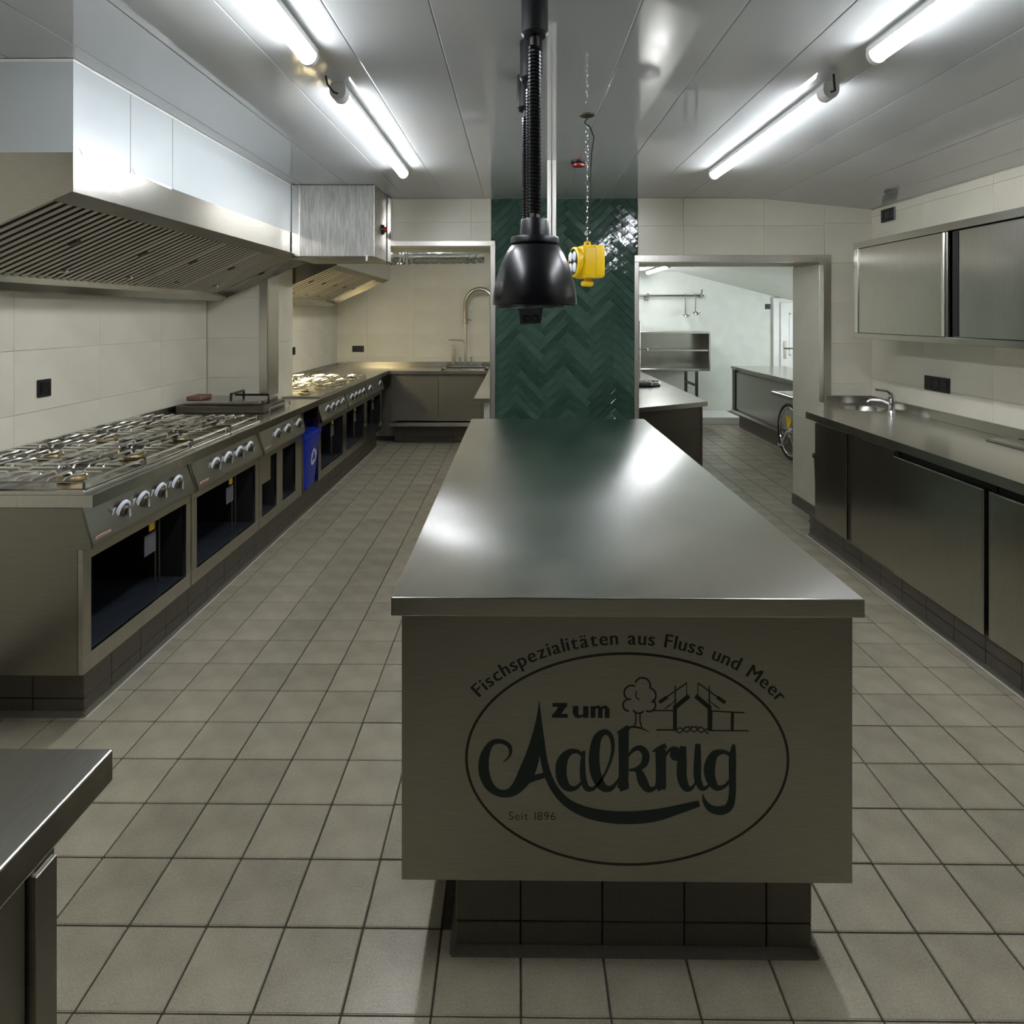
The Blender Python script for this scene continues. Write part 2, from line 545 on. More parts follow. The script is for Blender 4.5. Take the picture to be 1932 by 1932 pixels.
# ------------------------------------------------------------------ tube lights
def tube_light(label, X, y0, y1, H=CEIL, cable=True, group='tube lights on the ceiling'):
    L = y1 - y0
    t = thing('tube_light', label, 'light', (X, (y0 + y1) / 2, H), group)
    mb = MB(); mb.prism([(-.030, -.030), (-.030, -.012), (-.022, 0), (.022, 0), (.030, -.012), (.030, -.030)], 'y', -L / 2, L / 2)
    mb.build('housing', 'lamp_body', t, local=True)
    prof = [(.029 * math.cos(a), -.030 + .034 * math.sin(a)) for a in [PI + PI * k / 10 for k in range(11)]]
    MB().prism(prof, 'y', -L / 2 + .055, L / 2 - .02).build('diffuser', 'tube_light', t, True, local=True)
    MB().prism([(u * 1.07, -.03 + (v + .03) * 1.08) for u, v in prof], 'y', -L / 2, -L / 2 + .055).build('end_cap', 'lamp_body', t, True, local=True)
    MB().prism([(u * 1.07, -.03 + (v + .03) * 1.08) for u, v in prof], 'y', L / 2 - .02, L / 2).build('end_cap', 'lamp_body', t, True, local=True)
    if cable:
        MB().tube([(0, -L / 2 + .01, -.04), (-.004, -L / 2 - .035, -.05), (-.02, -L / 2 - .06, -.03), (-.025, -L / 2 - .065, 0)], .004, 6).build('cable', 'rubber', t, True, local=True)
    return t
tube_light('lit tube light above the cooking hood, running out of the top of the picture', -.685, .72, 2.05)
tube_light('lit tube light left of the hanging lamps, with its cable end in view', -.682, 2.36, 3.73)
tube_light('lit tube light at the upper right corner above the wall cabinet', 1.165, .72, 2.05, cable=False)
tube_light('lit tube light in front of the doorway on the right half of the ceiling', 1.178, 2.36, 3.77)
tube_light('tube light hidden over the far cooking bay behind the lintel', -.75, 5.55, 6.9)
tube_light('lit tube light on the ceiling of the room beyond the doorway', 1.95, 8.05, 9.4, 2.24)

# ------------------------------------------------------------------ kitchen island with the lettered front
IX0, IX1, IY0, IY1, IH = -.296, .804, 1.455, 3.99, .90
isl = thing('kitchen_island', 'long stainless steel island with a printed front panel in the middle of the kitchen', 'island', (.254, 2.72, 0))
wt = MB().box(IX0, IX1, IY0, IY1, IH - .044, IH, .0025, 2).build('worktop', 'steel_top', isl)
wt.data.materials.append(MATS['steel_h'])
for p_ in wt.data.polygons:
    if p_.normal.z < .999: p_.material_index = 1
PY = 1.472
MB().box(IX0 + .024, IX1 - .022, PY + .03, IY1 - .02, .228, IH - .044, .001).build('body', 'steel_v', isl)
panel = MB().box(IX0 + .022, IX1 - .020, PY, PY + .03, .226, IH - .044, .0012).build('front_panel', 'steel_panel', isl)
def plinth(parent, x0, x1, y0, y1, top, joint, ends, sides, name='plinth', off=.007, offy=1.588, seal=True):
    """tiled base: core with two rows of tiles (skirting row with a cove, cut row above)"""
    core = MB().box(x0 + .010, x1 - .010, y0 + .010, y1 - .010, 0, top).build(name, 'grout', parent)
    rows = ((0.0, joint), (joint, top))
    o = origin(parent)
    def run(a0, a1, of, place):
        k = math.floor((a0 - of) / T)
        while of + k * T < a1:
            u0, u1 = max(a0, of + k * T) + .0016, min(a1, of + (k + 1) * T) - .0016
            k += 1
            if u1 - u0 < .012: continue
            for v0, v1 in rows: place(u0, u1, v0 + (.0015 if v0 > 0 else .002), v1 - .0015)
    if 'front' in ends:
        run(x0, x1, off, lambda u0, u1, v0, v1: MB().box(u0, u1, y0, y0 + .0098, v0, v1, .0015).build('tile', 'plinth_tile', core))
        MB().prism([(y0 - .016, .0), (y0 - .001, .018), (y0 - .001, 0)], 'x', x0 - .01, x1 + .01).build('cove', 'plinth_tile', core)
    for s_, xx in (('right', x1), ('left', x0)):
        if s_ in sides:
            sg = -1 if s_ == 'right' else 1
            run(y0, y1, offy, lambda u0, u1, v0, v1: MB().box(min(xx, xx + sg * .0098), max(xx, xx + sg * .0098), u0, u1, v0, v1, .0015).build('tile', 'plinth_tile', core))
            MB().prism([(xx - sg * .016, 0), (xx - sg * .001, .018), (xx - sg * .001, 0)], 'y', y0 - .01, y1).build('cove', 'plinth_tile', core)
            if seal:
                MB().box(min(xx - sg * .016, xx - sg * .024), max(xx - sg * .016, xx - sg * .024), y0 - .015, y1, 0, .002).build('sealant', 'sealant', core)
    return core
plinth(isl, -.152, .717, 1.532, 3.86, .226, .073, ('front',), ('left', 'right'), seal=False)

# ---- the printed sign on the island front: everything in the panel's own millimetres
SC = .33126 * PY / 1180
def pan(u, v):
    return ((860 + .33126 * u - 977) * PY / 1180, EYE - (1160 + .33126 * v - 596) * PY / 1180)
layer = [0]
def ribbon(mb, pts, smooth=True, per=7):
    """stroke of varying width: pts = (u, v, width) in the drawing"""
    P = []
    if smooth and len(pts) > 2:
        for i in range(len(pts) - 1):
            p0, p1, p2, p3 = pts[max(i - 1, 0)], pts[i], pts[i + 1], pts[min(i + 2, len(pts) - 1)]
            for k in range(per):
                t = k / per
                P.append(tuple(.5 * (2 * b1 + (c - a) * t + (2 * a - 5 * b1 + 4 * c - d) * t * t + (3 * b1 - a - 3 * c + d) * t ** 3) for a, b1, c, d in zip(p0, p1, p2, p3)))
        P.append(pts[-1])
    else: P = list(pts)
    layer[0] = (layer[0] + 1) % 40
    y = PY - .0002 - .00001 * layer[0]
    L, R = [], []
    for i, p in enumerate(P):
        a, b1 = P[max(i - 1, 0)], P[min(i + 1, len(P) - 1)]
        dx, dy = b1[0] - a[0], b1[1] - a[1]
        n = math.hypot(dx, dy) or 1
        w = max(p[2], 1) / 2
        L.append(pan(p[0] - dy / n * w, p[1] + dx / n * w)); R.append(pan(p[0] + dy / n * w, p[1] - dx / n * w))
    vl = [mb.bm.verts.new((q[0], y, q[1])) for q in L]; vr = [mb.bm.verts.new((q[0], y, q[1])) for q in R]
    for i in range(len(P) - 1):
        mb.bm.faces.new((vl[i], vl[i + 1], vr[i + 1], vr[i]))
def line(mb, pts, w, smooth=False): ribbon(mb, [(p[0], p[1], w) for p in pts], smooth)
def fill(mb, pts):
    layer[0] = (layer[0] + 1) % 40
    y = PY - .0002 - .00001 * layer[0]
    mb.bm.faces.new([mb.bm.verts.new((pan(*p)[0], y, pan(*p)[1])) for p in pts])

mb = MB()
N = 96
outer, inner = [], []
for k in range(N):
    a = 2 * PI * k / N
    for lst, d in ((outer, 7.5), (inner, -7.5)):
        q = pan(973 + (913 + d) * math.cos(a), 817 + (600 + d) * math.sin(a))
        lst.append(mb.bm.verts.new((q[0], PY - .0002, q[1])))
for k in range(N):
    k2 = (k + 1) % N
    mb.bm.faces.new((outer[k], outer[k2], inner[k2], inner[k]))
mb.build('oval_outline', 'print_black', panel)

# script word, letter by letter
mb = MB()
ribbon(mb, [(270, 840, 5), (308, 800, 14), (306, 750, 24), (262, 722, 26), (205, 732, 32), (166, 800, 52), (160, 890, 62), (188, 970, 54), (245, 1014, 42), (310, 1012, 52), (362, 968, 74), (402, 900, 92), (432, 820, 84), (452, 730, 62), (465, 640, 36), (473, 560, 18), (475, 492, 3)])
ribbon(mb, [(475, 492, 3), (478, 600, 24), (488, 720, 36), (503, 830, 40), (528, 920, 42), (570, 1000, 44), (640, 1072, 50), (740, 1120, 62), (860, 1145, 70), (1000, 1150, 74), (1140, 1135, 70), (1270, 1100, 52), (1345, 1078, 42), (1385, 1066, 34)])
ribbon(mb, [(402, 950, 30), (450, 928, 34), (530, 905, 30)])
ribbon(mb, [(722, 800, 20), (690, 775, 22), (640, 785, 40), (604, 840, 62), (602, 920, 62), (632, 978, 46), (680, 985, 24), (718, 950, 16)])
ribbon(mb, [(728, 772, 20), (722, 860, 32), (728, 940, 36), (748, 985, 34), (785, 985, 22), (815, 950, 12)])
ribbon(mb, [(790, 985, 16), (838, 920, 14), (876, 840, 16), (894, 760, 20), (884, 690, 26), (848, 664, 32), (806, 700, 48), (788, 790, 60), (794, 890, 62), (826, 965, 52), (868, 988, 36), (905, 965, 22), (930, 925, 10)])
ribbon(mb, [(955, 655, 60), (955, 760, 58), (955, 900, 56), (950, 985, 60)])
ribbon(mb, [(915, 672, 4), (945, 656, 22), (985, 636, 32)])
fill(mb, [(925, 960), (985, 950), (985, 985), (935, 1004)])
ribbon(mb, [(975, 810, 10), (1010, 765, 22), (1050, 755, 34), (1080, 790, 42), (1070, 845, 40), (1025, 874, 22), (985, 880, 14)])
ribbon(mb, [(1010, 872, 14), (1042, 890, 40), (1062, 940, 56), (1090, 984, 42), (1125, 984, 24), (1160, 950, 10)])
ribbon(mb, [(1165, 762, 62), (1166, 870, 58), (1166, 950, 60), (1160, 985, 66)])
ribbon(mb, [(1118, 772, 4), (1150, 760, 26), (1196, 738, 30)])
fill(mb, [(1135, 965), (1195, 950), (1198, 975), (1150, 1000)])
ribbon(mb, [(1190, 800, 12), (1215, 765, 18), (1245, 758, 30), (1265, 780, 44)])
fill(mb, [(1252 + 36 * math.cos(2 * PI * k / 18), 790 + 36 * math.sin(2 * PI * k / 18)) for k in range(18)])
ribbon(mb, [(1292, 742, 36), (1286, 830, 54), (1286, 920, 56), (1310, 978, 44), (1345, 975, 20), (1368, 935, 10)])
ribbon(mb, [(1376, 728, 30), (1374, 830, 42), (1374, 920, 42), (1394, 975, 34), (1425, 975, 20), (1452, 940, 8)])
ribbon(mb, [(1560, 790, 20), (1520, 772, 24), (1468, 790, 46), (1442, 860, 64), (1450, 930, 56), (1482, 976, 36), (1530, 965, 20), (1560, 925, 12)])
ribbon(mb, [(1580, 730, 16), (1572, 800, 40), (1572, 920, 40), (1570, 1020, 40), (1552, 1084, 46), (1504, 1106, 50), (1448, 1094, 40), (1415, 1056, 24), (1402, 1012, 4)])
mb.build('script_lettering', 'print_green', panel)

# tree, drawbridge and water
mb = MB()
lobes = [(1062, 398, 44, 200, 380), (1092, 455, 46, 290, 420), (1100, 510, 36, 300, 480), (1040, 520, 36, 40, 150), (985, 510, 34, 90, 290), (1000, 440, 42, 130, 300)]
for cx_, cy_, r_, a0, a1 in lobes:
    line(mb, [(cx_ + r_ * math.cos(math.radians(a0 + (a1 - a0) * k / 14)), cy_ + r_ * math.sin(math.radians(a0 + (a1 - a0) * k / 14))) for k in range(15)], 10)
line(mb, [(1030, 430), (1024, 450), (1030, 470), (1045, 478)], 7, True)
line(mb, [(1022, 545), (1024, 600), (1012, 636)], 8, True)
line(mb, [(1050, 548), (1048, 600), (1060, 640)], 8, True)
ribbon(mb, [(960, 650, 4), (1000, 634, 12), (1050, 640, 10), (1100, 662, 3)])
for sg, cx_ in ((1, 1248), (-1, 1440)):
    def B(u, v, c=cx_, s=sg): return (c + s * u, v)
    line(mb, [B(0, 398), B(-1, 520)], 8)
    line(mb, [B(-2, 510), B(-2, 655)], 22)
    line(mb, [B(0, 520), B(78, 455)], 26)
    line(mb, [B(-90, 492), B(64, 382)], 8)
    line(mb, [B(-92, 494), B(-45, 462)], 20)
    line(mb, [B(64, 380), B(64, 450)], 5)
    line(mb, [B(-62, 530), B(4, 482)], 5)
    line(mb, [B(-45, 522), B(8, 476)], 5)
line(mb, [(1110, 540), (1240, 540)], 8)
line(mb, [(1140, 650), (1250, 650)], 9)
line(mb, [(1440, 540), (1640, 550)], 8)
line(mb, [(1440, 652), (1664, 652)], 8)
line(mb, [(1572, 545), (1570, 650)], 18)
line(mb, [(1456, 545), (1454, 650)], 6)
for ph in (0, 1):
    line(mb, [(1252 + 186 * k / 16, 655 + 14 * math.sin(k * .9 + ph * PI) - 10 * math.sin(PI * k / 16)) for k in range(17)], 7, True)
line(mb, [(1300, 634), (1350, 630), (1400, 634)], 6, True)
mb.build('bridge_drawing', 'print_black', panel)

def glyph(ch, size=1.0, offset=0.0):
    cu = bpy.data.curves.new('glyph', 'FONT')
    cu.body = ch; cu.size = size; cu.offset = offset; cu.fill_mode = 'FRONT'; cu.dimensions = '2D'; cu.resolution_u = 4
    ob = bpy.data.objects.new('glyph', cu); COL.objects.link(ob)
    dg = bpy.context.evaluated_depsgraph_get()
    me = bpy.data.meshes.new_from_object(ob.evaluated_get(dg))
    bpy.data.objects.remove(ob); bpy.data.curves.remove(cu)
    vs = [tuple(v.co) for v in me.vertices]; fs = [tuple(p.vertices) for p in me.polygons]
    bpy.data.meshes.remove(me)
    return vs, fs
GL = {}
def layout(text, size, offset, gap, space):
    """letters side by side: list of (x of centre, width, verts relative to centre, faces)"""
    out, x = [], 0.0
    for ch in text:
        if ch == ' ': x += space; continue
        if (ch, size, offset) not in GL: GL[(ch, size, offset)] = glyph(ch, size, offset)
        vs, fs = GL[(ch, size, offset)]
        a, b_ = min(v[0] for v in vs), max(v[0] for v in vs)
        out.append((x + (b_ - a) / 2, b_ - a, [(v[0] - (a + b_) / 2, v[1]) for v in vs], fs))
        x += b_ - a + gap
    return out, x - gap
def put(mb, vs, fs, f, y):
    V = []
    for v in vs:
        q = pan(*f(v[0], v[1])); V.append(mb.bm.verts.new((q[0], y, q[1])))
    for fc in fs:
        try: mb.bm.faces.new([V[i] for i in fc])
        except ValueError: pass

# curved line of lettering over the oval
RX, RY = 988.0, 652.0
lets, W = layout('Fischspezialitäten aus Fluss und Meer', 112, 0.0, 15, 44)
a0, a1 = math.radians(212.2), math.radians(330.2)
arc = [(0.0, a0)]
for k in range(1, 801):
    A = a0 + (a1 - a0) * k / 800; Bq = a0 + (a1 - a0) * (k - 1) / 800
    arc.append((arc[-1][0] + math.hypot(RX * (math.cos(A) - math.cos(Bq)), RY * (math.sin(A) - math.sin(Bq))), A))
tot = arc[-1][0]
def at_arc(s):
    for (s0, q0), (s1, q1) in zip(arc, arc[1:]):
        if s <= s1: return q0 + (q1 - q0) * (s - s0) / (s1 - s0)
    return arc[-1][1]
kf = tot / W
mb = MB()
for n_, (xc, wd_, vs, fs) in enumerate(lets):
    if n_ in (18, 21, 26, 29):
        mb.build('curved_word', 'print_black', panel); mb = MB()
    A = at_arc(xc * kf)
    bx, by = 973 + RX * math.cos(A), 817 + RY * math.sin(A)
    tx, ty = -RX * math.sin(A), RY * math.cos(A); n = math.hypot(tx, ty); tx, ty = tx / n, ty / n
    nx, ny = ty, -tx
    for e_ in (-2.6, 0, 2.6):
        put(mb, vs, fs, lambda u, v: (bx + tx * (u * kf + e_) + nx * v, by + ty * (u * kf + e_) + ny * v), PY - .0003 - .00001 * e_)
mb.build('curved_word', 'print_black', panel)
# heavy word
mb = MB()
line(mb, [(550, 511), (634, 511)], 22)
fill(mb, [(590, 514), (634, 514), (594, 572), (550, 572)])
line(mb, [(548, 573), (637, 573)], 22)
line(mb, [(682, 517), (682, 562)], 32)
ribbon(mb, [(682, 552, 32), (688, 570, 26), (706, 577, 15), (724, 568, 12)])
line(mb, [(740, 517), (740, 584)], 31)
line(mb, [(781, 517), (781, 584)], 28)
line(mb, [(822, 530), (822, 584)], 27)
line(mb, [(861, 530), (861, 584)], 27)
ribbon(mb, [(788, 533, 12), (800, 523, 15), (815, 522, 16), (822, 536, 27)])
ribbon(mb, [(828, 533, 12), (840, 523, 15), (854, 522, 16), (861, 536, 27)])
mb.build('heavy_lettering', 'print_black', panel)
# small dated line with serifs
lets, W = layout('Seit 1896', 66, -.6, 9, 26)
mb = MB(); kx = (568 - 302) / W
for xc, wd_, vs, fs in lets:
    put(mb, vs, fs, lambda u, v: (302 + (xc + u) * kx, 1167 - v), PY - .0003)
mb.build('dated_lettering', 'print_black', panel)

# ------------------------------------------------------------------ corner of the steel table in the foreground
ft = thing('side_table', 'stainless steel table corner in the left foreground', 'table', (-1.0, .5, 0))
MB().box(-1.5, -.613, -.2, .943, .852, .90, .003, 2).build('table_top', 'steel_counter', ft)
MB().box(-1.45, -.668, -.15, .842, .10, .852, .001).build('cabinet_body', 'steel_panel', ft)
MB().box(-.70, -.656, .846, .885, 0, .79, .001).build('leg', 'steel_panel', ft)
MB().box(-.70, -.660, .846, .885, .79, .852, .001).build('bracket', 'steel_bright', ft)  # lighter plate put in for the bright recess under the top
for x_, y_ in ((-1.40, .846), (-1.40, -.15), (-.70, -.15)):
    MB().box(x_, x_ + .04, y_, y_ + .038, 0, .852 if y_ > 0 else .10, .001).build('leg', 'steel_panel', ft)

# ------------------------------------------------------------------ cooking line on the left
RX1 = -1.553     # front of the worktop nose
RTOP = .90
line_top = thing('range_worktop', 'long steel worktop running along the whole cooking line', 'worktop', (-1.95, 4.8, RTOP - .05))
mb = MB(); mb.prism([(RX1, 2.27), (RX1, 7.325), (XL + .010, 7.325), (XL + .010, YB + .004), (OPL0 + .012, YB + .004), (OPL0 + .012, YW - .012), (XL + .010, YW - .012), (XL + .010, 2.27)], 'z', RTOP - .045, RTOP)
mb.build('top_slab', 'steel_counter', line_top)
MB().box(XL + .009, XL + .022, 2.27, 4.66, RTOP, .945, .001).build('upstand', 'steel_h', line_top)
MB().box(XL + .009, XL + .022, 5.24, 8.08, RTOP, .955, .001).build('upstand', 'steel_h', line_top)

lp = thing('range_plinth', 'tiled base under the cooking line', 'plinth', (-1.9, 4.8, 0))
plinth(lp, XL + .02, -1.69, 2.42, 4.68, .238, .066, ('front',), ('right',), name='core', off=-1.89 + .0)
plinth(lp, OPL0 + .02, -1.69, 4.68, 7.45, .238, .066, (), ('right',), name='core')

# one gas ring with its grate, in local coordinates, reused
def grate_mesh():
    g = MB()
    a, b_ = .172, .178
    z = .040
    r = .0055
    g.tube([(-a, -b_, z), (a, -b_, z), (a, b_, z), (-a, b_, z)], r, 6, closed=True)
    g.tube([(-a, -b_, .012), (a, -b_, .012), (a, b_, .012), (-a, b_, .012)], r * .8, 6, closed=True)
    for sx in (-1, 1):
        for sy in (-1, 1):
            g.tube([(sx * a, sy * b_, 0), (sx * a, sy * b_, z)], r, 6)
    for k in (-.09, -.03, .03, .09):
        for s_ in (-1, 1):
            g.tube([(k, s_ * b_, z), (k, s_ * (b_ - .015), z + .008), (k, s_ * .055, z + .008), (k, s_ * .045, z - .004)], r, 6)
    for k in (-.06, 0, .06):
        for s_ in (-1, 1):
            g.tube([(s_ * a, k, z), (s_ * (a - .015), k, z + .008), (s_ * .062, k, z + .008), (s_ * .052, k, z - .004)], r, 6)
    return g.mesh('grate', 'steel_bright', True)
GR = grate_mesh()
TRAY = MB()
TRAY.box(-.182, .182, -.188, .188, 0, .004)
for b_ in ((-.186, -.178, -.19, .19), (.178, .186, -.19, .19), (-.186, .186, -.192, -.184), (-.186, .186, .184, .192)):
    TRAY.box(b_[0], b_[1], b_[2], b_[3], 0, .014, .002)
TRAY = TRAY.mesh('tray', 'steel_counter')
BURN = MB().lathe([(0, .024), (.030, .024), (.046, .020), (.050, .012), (.050, .004), (.036, .004), (.036, 0)], n=24).mesh('burner', 'brass', True)
CAP = MB().lathe([(0, .034), (.024, .034), (.032, .030), (.032, .024), (0, .024)], n=24).mesh('burner_cap', 'cast_iron', True)

# control knob pointing to +x, local
def knob_mesh():
    k = MB().lathe([(0, .020), (.018, .020), (.024, .014), (.025, .004), (.025, 0)], n=20, axis='x')
    return k.mesh('knob', 'steel_dark', True)
KN = knob_mesh()
RING = MB().lathe([(.039, .002), (.038, .012), (.030, .014), (.0255, .010), (.0255, .002), (.039, .002)], n=20, axis='x').mesh('dial_ring', 'print_white', True)
GRIP = MB().box(.020, .036, -.006, .006, -.026, .026, .003).mesh('grip', 'chrome')
MARK = MB()
MARK.face([(.001, -.011, .026), (.001, .0, .002), (.001, .011, .026)])
MARK.box(.0, .002, -.002, .002, -.024, .010)
MARK = MARK.mesh('marking', 'print_white')  # white wedge and stem beside each knob

# the sloping control panel: section in (x, z); top is set back under the nose
CP = [(-1.64, .852), (-1.606, .852), (-1.562, .715), (-1.566, .700), (-1.64, .700)]
tilt = math.atan2(.044, .137)
def panel_x(z): return -1.606 + (.852 - z) / .137 * .044
FX = -1.590      # front of the lower frame
BOT = .240

def range_unit(name, label, cat, y0, y1, knobs, holes, burners=True, sticker=True, note=True):
    t = thing(name, label, cat, (-1.95, (y0 + y1) / 2, BOT), 'appliances of the cooking line')
    g = .003
    MB().prism(CP, 'y', y0 + g + .012, y1 - g - .012).build('control_panel', 'steel_panel', t)
    fr = MB()
    a, b_ = y0 + g, y1 - g
    zt, zb = .700, BOT
    edges = [a] + [v for h in holes for v in h[:2]] + [b_]
    h0, h1 = .305, .655
    fr.box(FX - .02, FX, a, b_, h1, zt, .001); fr.box(FX - .02, FX, a, b_, zb, h0, .001)
    for i in range(0, len(edges), 2):
        fr.box(FX - .02, FX, edges[i], edges[i + 1], h0, h1, .001)
    fr.build('front_frame', 'steel_v', t)
    xb = XL + .012 if y0 < 3.9 or y0 > 5.3 else OPL0 + .02
    for ya in (a, b_ - .012):
        MB().prism([(xb, zb), (xb, .852), (-1.600, .852), (-1.560, .715), (-1.560, .7005), (FX - .021, .7005), (FX - .021, zb)], 'y', ya, ya + .012).build('side_panel', 'steel_side', t)
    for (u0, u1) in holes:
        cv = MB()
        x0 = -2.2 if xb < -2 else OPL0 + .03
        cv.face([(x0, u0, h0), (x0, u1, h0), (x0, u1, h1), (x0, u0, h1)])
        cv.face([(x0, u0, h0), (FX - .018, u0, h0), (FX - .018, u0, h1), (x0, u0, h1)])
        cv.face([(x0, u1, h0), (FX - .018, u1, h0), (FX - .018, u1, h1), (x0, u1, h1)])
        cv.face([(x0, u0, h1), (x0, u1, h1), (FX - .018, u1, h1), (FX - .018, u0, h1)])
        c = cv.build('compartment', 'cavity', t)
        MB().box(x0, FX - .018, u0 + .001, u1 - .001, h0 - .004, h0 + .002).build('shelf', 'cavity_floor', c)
        MB().tube([(-1.68, u1 - .07, h0 + .003), (-1.68, u1 - .07, h1)], .004, 6).build('post', 'steel_dark', c)
        if note and u1 - u0 > .4:
            MB().box(-1.634, -1.630, u0 + .435, u0 + .475, .600, .650, .001).build('tag', 'yellow_tag', c)
            MB().box(-1.634, -1.630, u0 + .40, u0 + .485, .500, .590, .001).build('data_plate', 'label_grey', c)
            MB().tube([(-1.66, u0 + .53, h0 + .003), (-1.66, u0 + .53, h1)], .003, 6).build('post', 'steel_dark', c)
    zk = .782
    for yk in knobs:
        k = inst('knob', KN, t, Vector((panel_x(zk), yk, zk)) - origin(t), (0, tilt, 0))
        inst('dial_ring', RING, k, (-.004, 0, 0)); inst('grip', GRIP, k, (0, 0, 0), (.5, 0, 0))
        inst('marking', MARK, t, Vector((panel_x(zk) + .0008, yk - .062, zk)) - origin(t), (0, tilt, 0))
    if sticker:
        zs = .728
        s_ = MB().box(0, .0012, 0, .085, -.010, .010).rot(Matrix.Translation((panel_x(zs), y0 + .035, zs)) @ Matrix.Rotation(tilt, 4, 'Y')).build('sticker', 'sticker_white', t)
        pr = MB()
        for q in range(2): pr.box(.0012, .0016, .005, .080 - .02 * q, .002 - .008 * q, .006 - .008 * q)
        pr.rot(Matrix.Translation((panel_x(zs), y0 + .035, zs)) @ Matrix.Rotation(tilt, 4, 'Y')).build('print', 'print_red', s_)
    if burners:
        L = (y1 - y0)
        for cx_ in (-2.135, -1.765):
            for f in (.25, .75):
                if f < .5 and xb > -2 and cx_ < -2: continue
                p = Vector((cx_ - (.0 if cx_ < -2 else .0), y0 + L * f, RTOP + .0006)) - origin(t)
                inst('tray', TRAY, t, p)
                if not (f < .5 and xb > -2): inst('grate', GR, t, p + Vector((0, 0, .005)))
                bn = inst('burner', BURN, t, p + Vector((0, 0, .005)))
                inst('burner_cap', CAP, bn, (0, 0, 0))
    return t

range_unit('gas_range', 'four-burner gas range at the near end of the cooking line', 'range', 2.27, 3.03, (2.49, 2.62, 2.75, 2.885), ((2.318, 2.985),))
range_unit('gas_range', 'four-burner gas range between the nearest range and the lidded pan', 'range', 3.03, 3.83, (3.25, 3.39, 3.53, 3.665), ((3.085, 3.775),))
C_ = range_unit('tilting_pan', 'lidded steel pan unit with black handle beside the blue bin', 'cooker', 3.83, 4.60, (4.09, 4.27, 4.49), ((3.875, 4.11), (4.215, 4.46)), burners=False)
range_unit('gas_range', 'gas range right behind the blue bin in the far bay', 'range', 4.97, 5.75, (5.17, 5.32, 5.47, 5.62), ((5.04, 5.68),))
range_unit('gas_range', 'second gas range from the back counter in the far bay', 'range', 5.75, 6.53, (5.93, 6.08, 6.23, 6.38), ((5.80, 6.46),))
range_unit('cooker_unit', 'plain-topped cooking unit at the far end beside the back counter', 'cooker', 6.53, 7.30, (6.66, 7.15), ((6.58, 7.22),), burners=False, sticker=False)
# half-height splash plates hanging in two openings
MB().box(FX - .012, FX - .008, 3.885, 4.03, .50, .654, .001).build('flap', 'steel_v', C_)
MB().tube([(-1.62, 4.16, .31), (-1.62, 4.16, .65)], .006, 6).build('post', 'steel_dark', C_)
# lid of the pan and handles
MB().box(-2.30, -1.70, 4.18, 4.56, RTOP + .001, .950, .006, 2).build('pan_rim', 'steel_dark', C_)
MB().box(-2.27, -1.74, 4.21, 4.53, .951, .978, .008, 2).build('lid', 'steel_h', C_)
MB().box(-2.26, -2.16, 4.24, 4.40, .979, 1.006, .004).build('hinge_block', 'copper_brown', C_)
MB().tube([(-1.98, 4.30, .977), (-1.98, 4.30, 1.016), (-1.98, 4.50, 1.016), (-1.98, 4.50, .977)], .009, 8).build('handle', 'black_plastic', C_, True)
MB().tube([(-1.72, 4.30, .95), (-1.72, 4.30, 1.012), (-1.95, 4.30, 1.012)], .008, 8).build('handle', 'black_plastic', C_, True)
MB().tube([(-1.67, 4.20, .905), (-1.67, 4.20, .935), (-1.67, 4.56, .935), (-1.67, 4.56, .905)], .006, 8).build('rail', 'steel_bright', C_, True)

# open niche for the bin
nc = thing('bin_niche', 'dark open niche in the cooking line behind the blue bin', 'niche', (-1.95, 4.785, BOT))
nm_ = MB()
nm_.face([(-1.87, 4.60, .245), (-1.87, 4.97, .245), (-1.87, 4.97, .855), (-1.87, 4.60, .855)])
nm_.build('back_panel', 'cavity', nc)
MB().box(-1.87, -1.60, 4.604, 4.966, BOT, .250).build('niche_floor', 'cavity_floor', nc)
MB().box(-1.62, -1.585, 4.603, 4.612, BOT, .852).build('side_strip', 'steel_v', nc)
MB().box(-1.62, -1.585, 4.956, 4.967, BOT, .852).build('side_strip', 'steel_v', nc)

# blue recycling bin
bn = thing('recycling_bin', 'blue plastic bin with a white recycling symbol in the cooking line', 'bin', (-1.675, 4.785, .2505))
mb = MB()
def ring_(hx, hy, z, r=.03, n=4):
    pts = []
    for sx, sy, a0 in ((1, 1, 0), (-1, 1, 90), (-1, -1, 180), (1, -1, 270)):
        for k in range(n + 1):
            a = math.radians(a0 + 90 * k / n)
            pts.append((sx * (hx - r) + r * math.cos(a), sy * (hy - r) + r * math.sin(a), z))
    return pts
prof = [(.085, .105, 0), (.118, .140, .385), (.128, .150, .388), (.130, .152, .425), (.124, .146, .427), (.112, .134, .40), (.080, .100, .006)]
rings = [[mb.bm.verts.new(p) for p in ring_(hx, hy, z)] for hx, hy, z in prof]
for A, B_ in zip(rings, rings[1:]):
    n = len(A)
    for k in range(n): mb.bm.faces.new((A[k], A[(k + 1) % n], B_[(k + 1) % n], B_[k]))
mb.bm.faces.new(rings[0]); mb.bm.faces.new(rings[-1])
mb.build('bin_body', 'blue_plastic', bn, True, local=True)
mb = MB()
slope = (.118 - .085) / .385
def on_face(u, v): return (.085 + slope * v + .0012, u, v)
cy_, cz_ = .012, .225
